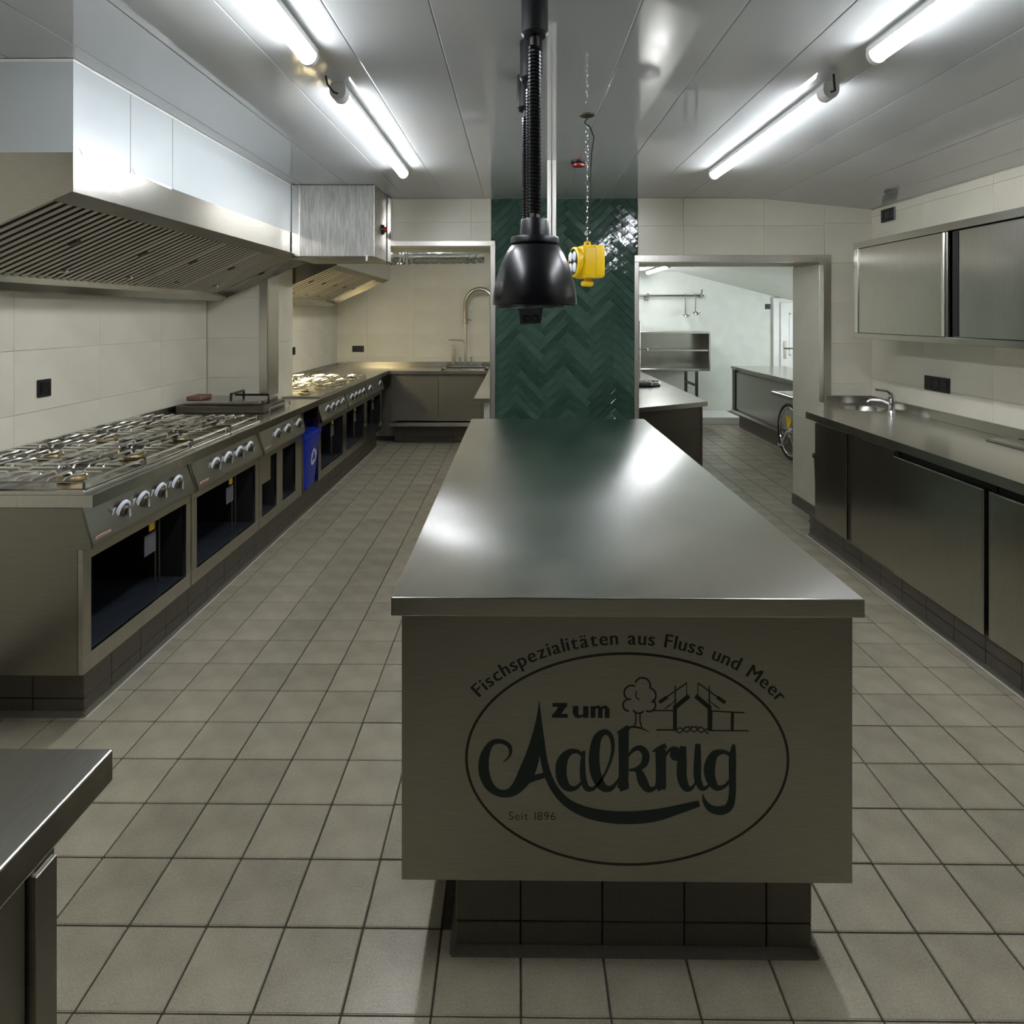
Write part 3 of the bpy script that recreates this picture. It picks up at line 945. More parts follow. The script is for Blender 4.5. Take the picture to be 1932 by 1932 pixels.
for k in range(3):
    a = math.radians(90 + 120 * k)
    def rp(u, v): return (cy_ + u * math.cos(a - PI / 2) - v * math.sin(a - PI / 2), cz_ + u * math.sin(a - PI / 2) + v * math.cos(a - PI / 2))
    bent = [(-.052, .012), (-.026, .052), (.012, .052), (.030, .024)]
    w = .011
    for (p, q) in zip(bent, bent[1:]):
        dx, dy = q[0] - p[0], q[1] - p[1]; L = math.hypot(dx, dy); ox, oy = -dy / L * w, dx / L * w
        mb.face([on_face(*rp(p[0] + ox, p[1] + oy)), on_face(*rp(q[0] + ox, q[1] + oy)), on_face(*rp(q[0] - ox, q[1] - oy)), on_face(*rp(p[0] - ox, p[1] - oy))])
    mb.face([on_face(*rp(.010, .020)), on_face(*rp(.052, .036)), on_face(*rp(.043, -.004))])
mb.build('recycling_symbol', 'print_white', bn, local=True)

# ------------------------------------------------------------------ extraction hoods
HF = -1.526      # front of hood
def hood(name, label, y0, y1, filters, bottom=1.983, band=2.118, lamp=False, upper='hood_white'):
    t = thing(name, label, 'hood', ((HF + XL) / 2, (y0 + y1) / 2, 1.66))
    rear = 1.665
    MB().box(XL + .01, HF, y0, y1, band, CEIL - .002).build('casing', upper, t)
    # steel skirt: front band, sloping ends, rear gutter
    sk = MB()
    sk.box(HF - .006, HF, y0, y1, bottom, band)
    ends = [(HF - .006, bottom), (HF - .006, band), (XL + .01, band), (XL + .01, rear), (XL + .10, rear)]
    sk.prism(ends, 'y', y0, y0 + .006); sk.prism(ends, 'y', y1 - .006, y1)
    sk.build('skirt', 'steel_h', t)
    lip = MB().prism([(HF - .006, bottom), (HF - .108, bottom - .022), (HF - .108, bottom + .06), (HF - .006, bottom + .012)], 'y', y0 + .006, y1 - .006)
    lip.build('front_lip', 'steel_dark', t)
    MB().prism([(XL + .012, rear), (XL + .13, rear), (XL + .165, rear + .035), (XL + .165, rear + .08), (XL + .012, rear + .08)], 'y', y0 + .006, y1 - .006).build('gutter', 'steel_h', t)
    # sloping filter bank
    P0 = Vector((HF - .100, 0, bottom + .000)); P1 = Vector((XL + .15, 0, rear + .06))
    d = P1 - P0; L = d.length; ang = math.atan2(-d.z, -d.x)
    n_ = Vector((d.z, 0, -d.x)).normalized()
    if n_.z > 0: n_ = -n_
    bk = MB()
    o_ = -n_ * .02
    bk.face([P0 + o_ + Vector((0, y0 + .01, 0)), P0 + o_ + Vector((0, y1 - .01, 0)), P1 + o_ + Vector((0, y1 - .01, 0)), P1 + o_ + Vector((0, y0 + .01, 0))])
    bk.build('gap_shade_sheet', 'black_matte', t)  # black sheet that paints the shade between the slats
    W = (y1 - y0 - .012 - filters[1]) / filters[0]
    pitch = filters[2]
    ns = max(1, int(round(W / pitch)))
    u = d.normalized()
    slat = MB()
    hw = pitch * .22
    sec = [(-hw, 0), (-hw * .7, .004), (0, .006), (hw * .7, .004), (hw, 0)]
    A = [slat.bm.verts.new(Vector((0, v, 0)) + n_ * w_) for v, w_ in sec]
    B_ = [slat.bm.verts.new(u * (L - .02) + Vector((0, v, 0)) + n_ * w_) for v, w_ in sec]
    for k in range(len(sec) - 1): slat.bm.faces.new((A[k], A[k + 1], B_[k + 1], B_[k]))
    slat.bm.faces.new((A[-1], A[0], B_[0], B_[-1])); slat.bm.faces.new(A); slat.bm.faces.new(B_[::-1])
    slat = slat.mesh('slat', 'steel_filter', True)
    for f in range(filters[0]):
        f0 = y0 + .006 + f * W
        fb = MB()
        q = -n_ * .012
        u_ = d.normalized() * .010
        oc = [P0 + q + Vector((0, f0 + .001, 0)), P0 + q + Vector((0, f0 + W - .001, 0)), P1 + q + Vector((0, f0 + W - .001, 0)), P1 + q + Vector((0, f0 + .001, 0))]
        ic = [oc[0] + u_ + Vector((0, .006, 0)), oc[1] + u_ - Vector((0, .006, 0)), oc[2] - u_ - Vector((0, .006, 0)), oc[3] - u_ + Vector((0, .006, 0))]
        ov_ = [fb.bm.verts.new(p) for p in oc]; iv_ = [fb.bm.verts.new(p) for p in ic]
        for k in range(4): fb.bm.faces.new((ov_[k], ov_[(k + 1) % 4], iv_[(k + 1) % 4], iv_[k]))
        fo = fb.build('filter', 'steel_filter', t)
        for k in range(ns):
            yy = f0 + (k + .5) * W / ns
            inst('slat', slat, fo, P0 + u * .01 + Vector((0, yy, 0)) - origin(t))
        hc = P0 + u * L * .42 + n_ * .014
        MB().box(-.022, .022, -.013, .013, -.006, .010, .003).rot(Matrix.Translation(hc + Vector((0, f0 + W - .01, 0))) @ Matrix.Rotation(-math.atan2(d.z, -d.x) * -1, 4, 'Y')).build('latch', 'steel_dark', fo)
        hc = P0 + u * L * .82 + n_ * .014
        MB().box(-.020, .020, -.007, .007, -.004, .008, .002).rot(Matrix.Translation(hc + Vector((0, f0 + W * .5, 0)))).build('latch', 'steel_bright', fo)
    if filters[1] > 0:
        ye = y1 - .006 - filters[1]
        q = n_ * .004
        MB().face([P0 + q + Vector((0, ye, 0)), P0 + q + Vector((0, y1 - .006, 0)), P1 + q + Vector((0, y1 - .006, 0)), P1 + q + Vector((0, ye, 0))]).build('end_plate', 'steel_h', t)
    if lamp:
        MB().box(XL + .03, XL + .12, y0 + .15, y0 + .85, rear - .012, rear - .001).build('lamp_strip', 'hood_lamp', t)
    return t
h1 = hood('cooking_hood', 'large white and steel extraction hood with slatted filters over the near ranges', 2.133, 4.685, (5, .14, .046))
for yy in (2.45, 2.75):
    MB().box(HF - .001, HF + .0015, yy - .0015, yy + .0015, 2.12, CEIL - .01).build('seam', 'seam_dark', h1)
for y0, y1 in ((2.16, 2.44), (2.46, 2.74)):
    MB().prism([(y0, 2.14), (y0 + .02, 2.118), (y1, 2.112), (y1, 2.122), (y0 + .05, 2.128)], 'x', HF + .0002, HF + .002).build('film_strip', 'film_white', h1)
MB().box(XL + .01, HF + .003, 2.130, 4.18, 2.428, 2.438).build('top_angle', 'white_paint', h1)
h2 = hood('cooking_hood', 'smaller steel extraction hood over the far cooking bay', 5.26, 7.45, (5, .35, .09), lamp=True, upper='steel_h')

# steel duct housing in front of the wall
db = thing('duct_housing', 'square stainless steel duct housing at the ceiling beside the white hood', 'duct', (-1.245, 4.44, 1.95))
MB().box(-1.520, -.965, 4.20, 4.67, 1.955, CEIL - .002, .003).build('casing', 'steel_film', db)
MB().box(-1.520, -1.470, 4.192, 4.1995, 1.955, CEIL - .004, .001).build('corner_strip', 'steel_bright', db)
MB().box(-1.520, -.955, 4.19, 4.67, 1.945, 1.955, .001).build('base_flange', 'steel_dark', db)
MB().box(-.962, -.935, 4.60, 4.68, 1.955, CEIL - .01, .002).build('side_flange', 'steel_bright', db)
sw = MB().lathe([(0, .012), (.034, .012), (.036, .004), (.036, 0)], (-.9645, 4.45, 2.17), 24, 'x').build('switch_plate', 'black_plastic', db, True)
MB().lathe([(0, .034), (.016, .034), (.020, .026), (.020, .012)], (-.9645, 4.45, 2.17), 20, 'x').build('switch_knob', 'red_plastic', sw, True)
MB().box(-1.02, -1.008, 4.184, 4.189, 1.925, 1.965).build('tag', 'white_paint', db)

# foil hoses behind the left lintel
def foil(label, pts, r):
    mb = MB()
    V = [Vector(p) for p in pts]
    P, R = [], []
    for i in range(len(V) - 1):
        for k in range(14):
            t = k / 14; P.append(V[i].lerp(V[i + 1], t)); R.append(r * (1 + .10 * math.sin(len(P) * 2.1) + random.uniform(-.05, .05)))
    P.append(V[-1]); R.append(r)
    return tag(mb.tube(P, R, 14).build('foil_hose', 'foil', None, True), label, 'hose', 'foil hoses behind the lintel')
foil('crinkled foil hose bending out under the steel duct housing', [(-1.46, 5.32, 2.09), (-1.28, 5.35, 2.075), (-1.12, 5.42, 2.06), (-1.0, 5.50, 2.07)], .062)
foil('straight crinkled foil hose running behind the lintel to the pillar', [(-.98, 5.6, 2.075), (-.6, 5.62, 2.08), (-.30, 5.62, 2.085)], .055)
foil('thin short foil hose tucked above the straight one by the lintel', [(-1.0, 5.72, 2.15), (-.70, 5.74, 2.14), (-.45, 5.72, 2.16)], .035)

# ------------------------------------------------------------------ back counter with sink, far left bay
bc = thing('back_counter', 'steel sink counter along the back wall of the far bay', 'counter', (-.6, 7.8, 0))
MB().box(-1.545, .29, 7.46, 8.085, .862, .90, .003).build('worktop', 'steel_counter', bc)
MB().box(XL + .024, .29, 8.073, 8.09, .90, .962, .001).build('upstand', 'steel_h', bc)
MB().box(-2.32, -1.548, 7.33, 8.07, .86, .90, .002).build('corner_top', 'steel_counter', bc)
MB().box(-1.53, -.40, 7.56, 8.08, .285, .862).build('body', 'steel_panel', bc)
for a, b_ in ((-1.50, -.962), (-.956, -.42)):
    MB().box(a, b_, 7.545, 7.559, .30, .835, .001).build('door', 'steel_panel', bc)
MB().box(-1.545, -.38, 7.50, 7.555, .228, .272, .002).build('bottom_rail', 'steel_bright', bc)
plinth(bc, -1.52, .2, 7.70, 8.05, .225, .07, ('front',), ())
# raised sink rim and pre-rinse tap
sk = thing('sink_basin', 'steel sink basin set in the far back counter under the tall tap', 'sink', (-.55, 7.78, .9002))
mb = MB()
for b_ in ((-.93, -.36, 7.56, 7.60), (-.93, -.36, 7.93, 7.97), (-.93, -.89, 7.56, 7.97), (-.40, -.36, 7.56, 7.97)):
    mb.box(b_[0], b_[1], b_[2], b_[3], .9002, .916, .003)
mb.build('rim', 'steel_bright', sk)
MB().box(-.89, -.40, 7.60, 7.93, .9002, .903).build('bowl', 'cavity', sk)  # flat black sheet standing for the shaded hollow of the basin
tp = thing('rinse_tap', 'tall spring-neck rinse tap rising over the far sink', 'tap', (-.67, 7.99, .9002))
tl = MB(); tl.box(-.86, -.46, 7.985, 8.055, .9005, .945, .006); tl.build('base_block', 'steel_bright', tp)
X0 = -.672
MB().tube([(X0, 8.01, .94), (X0, 8.01, 1.45)], .014, 10).build('riser', 'steel_bright', tp, True)
arcp = [(X0, 8.01, 1.45), (X0, 8.01, 1.62)] + [(X0 + .19 - .19 * math.cos(PI * k / 14), 8.0 - .01 * k, 1.68 + .22 * math.sin(PI * k / 14)) for k in range(15)] + [(X0 + .38, 7.85, 1.45)]
MB().tube(arcp, .026, 12).build('spring_neck', 'steel_h', tp, True)
MB().tube([(X0 + .38, 7.85, 1.46), (X0 + .385, 7.85, 1.24)], [.018, .026], 10).build('spray_head', 'black_plastic', tp, True)
MB().tube([(X0, 8.01, 1.21), (X0 - .04, 8.0, 1.245), (X0 - .20, 7.93, 1.255), (X0 - .225, 7.92, 1.245), (X0 - .235, 7.915, 1.18)], .011, 10).build('spout', 'steel_bright', tp, True)
MB().tube([(X0 - .15, 8.02, .94), (X0 - .15, 8.02, 1.13)], .024, 12).build('mixer_post', 'steel_bright', tp, True)
for q in (-.07, .08): MB().tube([(X0 + q, 8.02, .94), (X0 + q, 8.02, 1.03)], .012, 10).build('valve', 'chrome', tp, True)
MB().tube([(X0, 8.01, 1.52), (X0 + .07, 8.06, 1.50)], .008, 8).build('wall_bracket', 'chrome', tp, True)

# counter arms behind the pillar
lc = thing('side_counter', 'steel counter arm left of the green pillar reaching back to the sink', 'counter', (-.05, 6.2, 0))
MB().box(-.352, .292, 4.96 + .27, 7.455, .862, .90, .003).build('worktop', 'steel_counter', lc)
MB().box(-.352, -.21, 4.96, 5.23, .862, .90, .003).build('worktop_nose', 'steel_counter', lc)
MB().box(-.31, .29, 5.26, 7.44, .10, .862, .001).build('body', 'steel_panel', lc)
MB().box(-.272, -.215, 5.02, 5.215, 0, .862, .001).build('leg', 'white_paint', lc)
rc = thing('side_counter', 'grey worktop with a black gas ring right of the green pillar', 'counter', (1.0, 6.3, 0))
mb = MB(); mb.prism([(.91, 4.80), (1.565, 5.17), (1.565, 8.20), (.41, 8.20), (.41, 5.24), (.91, 5.24)], 'z', .812, .85)
mb.build('worktop', 'steel_counter', rc)
mb = MB(); mb.prism([(.93, 4.86), (1.525, 5.20), (1.525, 8.16), (.45, 8.16), (.45, 5.26), (.93, 5.26)], 'z', .12, .812)
mb.build('body', 'steel_dark', rc)
MB().box(1.50, 1.529, 5.19, 5.23, 0, .812, .001).build('corner_post', 'steel_dark', rc)
MB().prism([(.98, 4.92), (1.47, 5.21), (1.47, 8.1), (.98, 8.1)], 'z', 0, .12).build('plinth', 'plinth_tile', rc)
gr = thing('gas_ring', 'black ring burner standing on the grey worktop behind the doorway jamb', 'burner', (1.28, 6.35, .851))
MB().lathe([(.0, .004), (.16, .004), (.165, .012), (.15, .020), (.0, .020)], n=28).build('pan', 'black_matte', gr, True, local=True)
mb = MB()
for r_, z_ in ((.12, .035), (.07, .042)):
    mb.tube([(r_ * math.cos(2 * PI * k / 20), r_ * math.sin(2 * PI * k / 20), z_) for k in range(20)], .008, 6, closed=True)
for k in range(5):
    a = 2 * PI * k / 5
    mb.tube([(.02 * math.cos(a), .02 * math.sin(a), .05), (.15 * math.cos(a), .15 * math.sin(a), .045), (.155 * math.cos(a), .155 * math.sin(a), .018)], .007, 6)
mb.build('pan_support', 'steel_bright', gr, True, local=True)

# ------------------------------------------------------------------ things in the room beyond the doorway
# wall shelf cabinet
sh = thing('wall_shelf', 'open steel wall shelf unit on the far wall beyond the doorway', 'shelf', (2.33, 9.5, .75))
SX0, SX1, SY0, SY1, SZ0, SZ1 = 1.70, 2.83, 9.22, 9.685, .745, 1.325
MB().box(SX0, SX1, SY0, SY1, SZ1 - .03, SZ1, .003).build('top_board', 'steel_bright', sh)
MB().box(SX0, SX1, SY0, SY1, SZ0, SZ0 + .03, .003).build('bottom_board', 'steel_bright', sh)
MB().box(SX0 + .022, SX1 - .022, SY0 + .02, SY1, 1.035, 1.058, .002).build('shelf_board', 'steel_bright', sh)
for a in (SX0, SX1 - .02): MB().box(a, a + .02, SY0, SY1, SZ0 + .03, SZ1 - .03, .001).build('side_board', 'steel_v', sh)
MB().box(SX0 + .02, SX1 - .02, SY1 - .008, SY1, SZ0 + .03, SZ1 - .03).build('back_board', 'steel_h', sh)
# rail and ladles
rl = thing('utensil_rail', 'steel utensil rail high on the far wall beyond the doorway', 'rail', (2.2, 9.66, 1.87))
MB().tube([(1.55, 9.645, 1.868), (2.86, 9.645, 1.868)], .014, 10).build('bar', 'steel_dark', rl, True)
for a in (1.98, 2.80): MB().box(a, a + .03, 9.60, 9.699, 1.83, 1.90, .004).build('bracket', 'steel_h', rl)
MB().tube([(2.82, 9.62, 1.88), (2.82, 9.60, 1.96)], .010, 8).build('hook', 'steel_dark', rl, True)
MB().tube([(1.95, 9.62, 1.86), (1.95, 9.61, 1.80), (2.0, 9.61, 1.80)], .010, 8).build('hook', 'steel_dark', rl, True)
for lx, ln, lab in ((2.57, .285, 'longer steel ladle hanging from the far wall rail'), (2.725, .25, 'shorter steel ladle hanging nearest the end of the far wall rail')):
    ld = thing('ladle', lab, 'ladle', (lx, 9.62, 1.85), 'ladles on the rail')
    MB().tube([(0, .02, .035), (0, -.005, .035), (0, -.012, .01), (0, -.008, -ln)], .009, 8).build('shaft', 'steel_dark', ld, True, local=True)
    MB().lathe([(.058, 0), (.055, -.022), (.038, -.046), (0, -.056), (0, -.052), (.036, -.042), (.052, -.020), (.055, 0), (.058, 0)], (0, -.06, -ln + .02), 20).build('bowl', 'steel_bright', ld, True, local=True)
# small table under the shelf
tb = thing('work_table', 'small steel table with dark legs standing below the wall shelf', 'table', (2.0, 8.55, 0))
MB().box(1.62, 2.40, 8.25, 8.85, .825, .86, .003).build('table_top', 'steel_bright', tb)
for x_, y_ in ((1.64, 8.27), (2.345, 8.27), (1.64, 8.80), (2.345, 8.80)):
    MB().box(x_, x_ + .035, y_, y_ + .035, 0, .825, .002).build('leg', 'steel_dark', tb)
MB().box(2.35, 2.375, 8.305, 8.80, .62, .65, .002).build('stretcher', 'steel_dark', tb)
# tall steel post and tap by the pillar
MB_ = thing('steel_stand', 'slim steel stand with a short arm beside the pillar edge beyond the doorway', 'stand', (1.30, 6.9, .85))
MB().box(1.31, 1.345, 6.88, 6.92, .8505, 1.50, .002).build('post', 'steel_v', MB_)
MB().box(1.345, 1.43, 6.885, 6.915, 1.175, 1.20, .002).build('arm', 'steel_bright', MB_)
# steel counter in the far room
fc = thing('far_counter', 'long steel counter with a raised base in the room beyond the doorway', 'counter', (3.4, 7.4, 0))
MB().box(3.01, 3.75, 5.95, 8.86, .81, .85, .003).build('worktop', 'steel_counter', fc)
MB().box(3.05, 3.70, 5.99, 8.82, .24, .81).build('body', 'steel_v', fc)
MB().box(3.035, 3.05, 6.05, 8.72, .27, .775, .001).build('door', 'steel_v', fc)
MB().box(3.02, 3.06, 8.74, 8.84, .24, .81, .002).build('corner_post', 'steel_dark', fc)
MB().box(3.00, 3.07, 5.99, 8.84, .215, .25, .002).build('bottom_rail', 'steel_bright', fc)
MB().box(3.10, 3.66, 6.05, 8.78, 0, .215).build('plinth', 'plinth_tile', fc)
# table end with a painted highlight and a spoked wheel
tt = thing('narrow_table', 'steel table end with a painted white highlight just inside the doorway jamb', 'table', (2.8, 5.7, 0))
MB().box(2.385, 3.00, 5.40, 5.90, .815, .85, .003).build('table_top', 'steel_counter', tt)
MB().box(2.43, 2.98, 5.42, 5.86, .8505, .856, .001).build('highlight_sheet', 'white_paint', tt)  # white plate painted in as the highlight on the steel top
for x_, y_ in ((2.88, 5.45), (2.88, 5.80), (2.60, 5.45)):
    MB().box(x_, x_ + .035, y_, y_ + .035, 0, .815, .002).build('leg', 'steel_dark', tt)
wh = thing('spoked_wheel', 'black-tyred spoked wheel with yellow insert leaning by the far counter', 'wheel', (2.92, 6.74, 0))
Z0, R0 = .315, .30
circ = lambda r, n=40: [(0, r * math.cos(2 * PI * k / n), Z0 + r * math.sin(2 * PI * k / n)) for k in range(n)]
MB().tube(circ(R0 - .014), .0145, 10, closed=True).build('tyre', 'rubber', wh, True, local=True)
MB().tube(circ(R0 - .042), .012, 8, closed=True).build('rim', 'chrome', wh, True, local=True)
MB().lathe([(0, -.03), (.03, -.03), (.035, -.01), (.035, .01), (.03, .03), (0, .03)], (0, 0, Z0), 16, 'x').build('hub', 'chrome', wh, True, local=True)
mb = MB()
for k in range(14):
    a = 2 * PI * k / 14
    mb.tube([((-1) ** k * .02, .03 * math.cos(a), Z0 + .03 * math.sin(a)), (0, (R0 - .045) * math.cos(a), Z0 + (R0 - .045) * math.sin(a))], .003, 5)
mb.build('spokes', 'steel_bright', wh, True, local=True)
mb = MB(); mb.prism([(.02 * math.cos(math.radians(100)), Z0 + .02)] + [(.15 * math.cos(math.radians(a)), Z0 + .17 * math.sin(math.radians(a))) for a in range(70, 140, 10)], 'x', -.026, -.022)
mb.build('insert', 'yellow_plastic', wh, local=True)
MB().tube([(-.03, 0, Z0), (-.035, .14, Z0 - .18), (-.035, .20, Z0 - .17), (-.035, .22, Z0 - .24)], .011, 8).build('fork', 'chrome', wh, True, local=True)
# white step, door, switch
MB().box(1.55, 3.2, 9.0, ROOM2 - .013, 0, .10, .004).build('trim_8', 'white_paint', None, kind='structure')
d1 = struct_empty('door_1')
MB().box(3.93, 4.95, ROOM2 - .05, ROOM2 - .001, 0, 1.83, .004).build('door_frame', 'white_paint', d1)
lf = MB().box(4.03, 4.90, ROOM2 - .075, ROOM2 - .051, .01, 1.76, .003).build('door_leaf', 'white_paint', d1)
for z0, z1 in ((.2, .75), (.95, 1.60)):
    mb = MB()
    for b_ in ((4.16, 4.76, z0, z0 + .02), (4.16, 4.76, z1 - .02, z1), (4.16, 4.18, z0, z1), (4.74, 4.76, z0, z1)):
        mb.box(b_[0], b_[1], ROOM2 - .083, ROOM2 - .0745, b_[2], b_[3], .002)
    mb.build('moulding', 'white_paint', lf)
hd = MB().box(4.075, 4.115, ROOM2 - .084, ROOM2 - .0755, .90, 1.17, .003).build('handle_plate', 'steel_dark', lf)
MB().tube([(4.095, ROOM2 - .08, 1.06), (4.095, ROOM2 - .13, 1.06), (4.22, ROOM2 - .13, 1.06)], .010, 8).build('door_handle', 'steel_dark', lf, True)

# ------------------------------------------------------------------ sockets and switches
def socket(label, plane, pos, a, z, gangs, facing, size=.081):
    pitch = .071
    W = size + pitch * (gangs - 1)
    loc = (pos, a, z) if plane == 'x' else (a, pos, z)
    t = thing('wall_socket', label, 'socket', loc, 'black wall sockets')
    def put_(u0, u1, v0, v1, d0, d1, nm, mat, par=t, bev=.003):
        mb = MB()
        if plane == 'x':
            x0, x1 = (d0, d1) if facing > 0 else (-d1, -d0)
            mb.box(x0, x1, u0, u1, v0, v1, bev)
        else:
            mb.box(u0, u1, -d1, -d0, v0, v1, bev)
        return mb.build(nm, mat, par, local=True)
    put_(-W / 2, W / 2, -size / 2, size / 2, .0, .010, 'frame', 'socket_black')
    for g in range(gangs):
        c = -pitch * (gangs - 1) / 2 + pitch * g
        put_(c - .028, c + .028, -.028, .028, .010, .0135, 'insert', 'socket_black')
        mb = MB().lathe([(.021, .0), (.021, .002), (.018, .002), (.018, 0)], (0, 0, 0), 20, 'x' if plane == 'x' else 'y')
        o = mb.build('socket_ring', 'black_plastic', t, local=True)
        o.location = (facing * .0135, c, 0) if plane == 'x' else (c, -.0155, 0)
socket('single black wall socket above the nearest gas range', 'x', XL + .0081, 3.065, 1.20, 1, 1, .086)
socket('black socket half hidden behind the wall stub over the far ranges', 'x', XL + .0081, 6.50, 1.19, 1, 1)
socket('double black socket on the back wall left of the tall rinse tap', 'y', BACK - .0081, -2.07, 1.129, 2, -1)
socket('double black socket high on the right wall below the ceiling', 'x', XR - .0081, 4.48, 2.275, 2, -1, .092)
socket('triple black socket over the right counter under the wall cabinet', 'x', XR - .0081, 3.96, 1.126, 3, -1, .092)
socket('small black switch on the far wall beside the white door', 'y', ROOM2 - .0001, 3.86, 1.70, 1, -1)

# ------------------------------------------------------------------ right counter, fridges and sink
CX = 1.975
rk = thing('sink_worktop', 'steel worktop with a clipped corner along the right wall', 'worktop', (2.3, 2.6, .855))
top = bmesh.new()
poly = [(CX, .7), (CX, 4.31), (2.285, YW - .022), (XR - .012, YW - .022), (XR - .012, .7)]
SXc, SYc, SR = 2.455, 4.475, .150
# top with a round sink hole
mbt = MB()
N = 32
hole = [(SXc + SR * math.cos(2 * PI * k / N), SYc + SR * math.sin(2 * PI * k / N)) for k in range(N)]
bm = mbt.bm
ov = [bm.verts.new((p[0], p[1], RTOP)) for p in poly]; hv = [bm.verts.new((p[0], p[1], RTOP)) for p in hole]
oe = [bm.edges.new((ov[i], ov[(i + 1) % len(ov)])) for i in range(len(ov))]; he = [bm.edges.new((hv[i], hv[(i + 1) % N])) for i in range(N)]
bmesh.ops.triangle_fill(bm, use_beauty=True, use_dissolve=False, edges=oe + he)
lo = [bm.verts.new((p[0], p[1], RTOP - .045)) for p in poly]
for i in range(len(ov)):
    j = (i + 1) % len(ov); bm.faces.new((ov[i], ov[j], lo[j], lo[i]))
mbt.build('worktop', 'steel_counter', rk)
MB().lathe([(SR, .8995), (SR - .006, .892), (SR - .02, .80), (SR - .05, .775), (.02, .772), (0, .772)], (SXc, SYc, 0), 32).build('sink_bowl', 'steel_h', rk, True)
MB().lathe([(0, .792), (.020, .792), (.022, .774), (.0, .774)], (SXc + .02, SYc + .04, 0), 16).build('drain', 'chrome', rk, True)
mb = MB()
mb.box(2.30, XR - .012, YW - .024, YW - .0225 + .012, RTOP, .962, .001)
mb.box(XR - .024, XR - .0085, .7, YW - .024, RTOP, .962, .001)
mb.build('upstand', 'steel_h', rk)
cpl = thing('drain_cover', 'flat steel cover plate with a pale knob lying on the right worktop', 'cover', (2.53, 2.9, RTOP + .0005))
MB().box(2.465, 2.615, 2.35, 3.32, RTOP + .0006, RTOP + .012, .002).build('plate', 'steel_counter', cpl)
MB().lathe([(0, .03), (.014, .028), (.016, .018), (.008, .0), (0, 0)], (2.50, 3.06, RTOP + .0122), 16).build('knob', 'white_paint', cpl, True)
tp2 = thing('sink_tap', 'short chrome lever tap beside the round sink on the right worktop', 'tap', (2.52, 4.24, RTOP + .0005))
MB().lathe([(.026, 0), (.024, .010), (.020, .020), (.019, .09), (.022, .105), (.018, .125), (0, .130)], n=20).build('tap_body', 'chrome', tp2, True, local=True)
MB().tube([(0, 0, .06), (-.05, .03, .085), (-.105, .065, .082), (-.12, .075, .065)], [.014, .012, .011, .011], 10).build('spout', 'chrome', tp2, True, local=True)
MB().tube([(0, 0, .125), (-.03, .0, .150), (-.105, .01, .158)], [.012, .009, .007], 8).build('lever', 'chrome', tp2, True, local=True)
# soap mark and bottle by the tap: two small pegs of the upstand
rp = thing('right_plinth', 'tiled base under the right counter', 'plinth', (2.3, 2.6, 0))
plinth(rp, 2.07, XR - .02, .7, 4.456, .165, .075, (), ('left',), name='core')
CFX = 2.018
cab = thing('sink_cabinet', 'two-door steel cabinet under the sink at the far end of the right counter', 'cabinet', (2.3, 3.8, .17))
MB().box(CFX + .012, XR - .03, 3.345, 4.26, .166, .77).build('body', 'steel_panel', cab)
MB().box(CFX + .012, XR - .03, 3.345, 4.26, .832, .8545).build('top_rail', 'steel_panel', cab)
MB().box(CFX + .012, CFX + .03, 3.345, 4.26, .77, .832).build('front_rail', 'steel_panel', cab)
for y0, y1 in ((3.85, 4.255), (3.365, 3.795)):
    MB().box(CFX - .006, CFX + .012, y0, y1, .185, .832, .002).build('door', 'steel_v', cab)
MB().box(CFX + .002, CFX + .012, 3.803, 3.842, .185, .845, .001).build('stile', 'steel_dark', cab)
MB().box(CFX + .004, CFX + .012, 3.343, 3.362, .185, .85, .001).build('stile', 'black_matte', cab)  # black strip put in as the shaded gap beside the fridge door
for y0, y1, nm, lab in ((2.695, 3.338, 0, 'undercounter fridge with one steel door next to the sink cabinet'), (1.95, 2.665, 1, 'undercounter fridge with a steel door at the right edge of the picture'), (1.2, 1.92, 2, 'undercounter fridge beyond the right edge of the picture')):
    fr = thing('undercounter_fridge', lab, 'fridge', (2.3, (y0 + y1) / 2, .17), 'fridges under the right counter')
    MB().box(CFX + .022, XR - .03, y0 - .012, y1 + .005, .166, .853).build('body', 'black_matte', fr)
    dr = MB().box(CFX - .028, CFX + .012, y0, y1, .19, .815, .005, 2).build('door', 'steel_v', fr)
    MB().box(CFX + .0125, CFX + .0215, y0 + .01, y1 - .01, .20, .80).build('gasket', 'rubber', fr)
bb = thing('slim_bin', 'slim black bin tucked behind the end of the right counter', 'bin', (2.14, 4.36, .1655))
MB().lathe([(0, 0), (.060, 0), (.078, .40), (.088, .405), (.088, .425), (.075, .425), (.070, .40), (.054, .01), (0, .01)], n=24).build('bin_body', 'black_plastic', bb, True, local=True)

# wall cabinet with sliding doors
WX = 2.27
wc = thing('wall_cabinet', 'stainless steel wall cabinet with sliding doors on the right wall', 'cabinet', (2.46, 3.0, 1.41))
cs = MB()
y0, y1, z0, z1 = 1.6, 4.25, 1.408, 2.046
cs.box(WX, XR - .009, y1 - .018, y1, z0, z1, .001)
cs.box(WX, XR - .009, y0, y0 + .018, z0, z1, .001)
cs.box(XR - .018, XR - .0085, y0, y1, z0, z1)
cs.build('carcass', 'steel_v', wc)
MB().box(WX, XR - .018, y0 + .018, y1 - .018, z1 - .03, z1, .001).build('top_board', 'steel_h', wc)
MB().box(WX, XR - .018, y0 + .018, y1 - .018, z0, z0 + .03, .001).build('bottom_board', 'steel_h', wc)
MB().box(WX - .004, WX + .002, y0, y1, z1 - .042, z1, .001).build('top_track', 'steel_h', wc)
MB().box(WX - .004, WX + .002, y0, y1, z0, z0 + .034, .001).build('bottom_track', 'steel_h', wc)
dl = MB().box(WX + .006, WX + .020, 3.335, 4.20, z0 + .036, z1 - .044, .001).build('door', 'steel_v', wc)
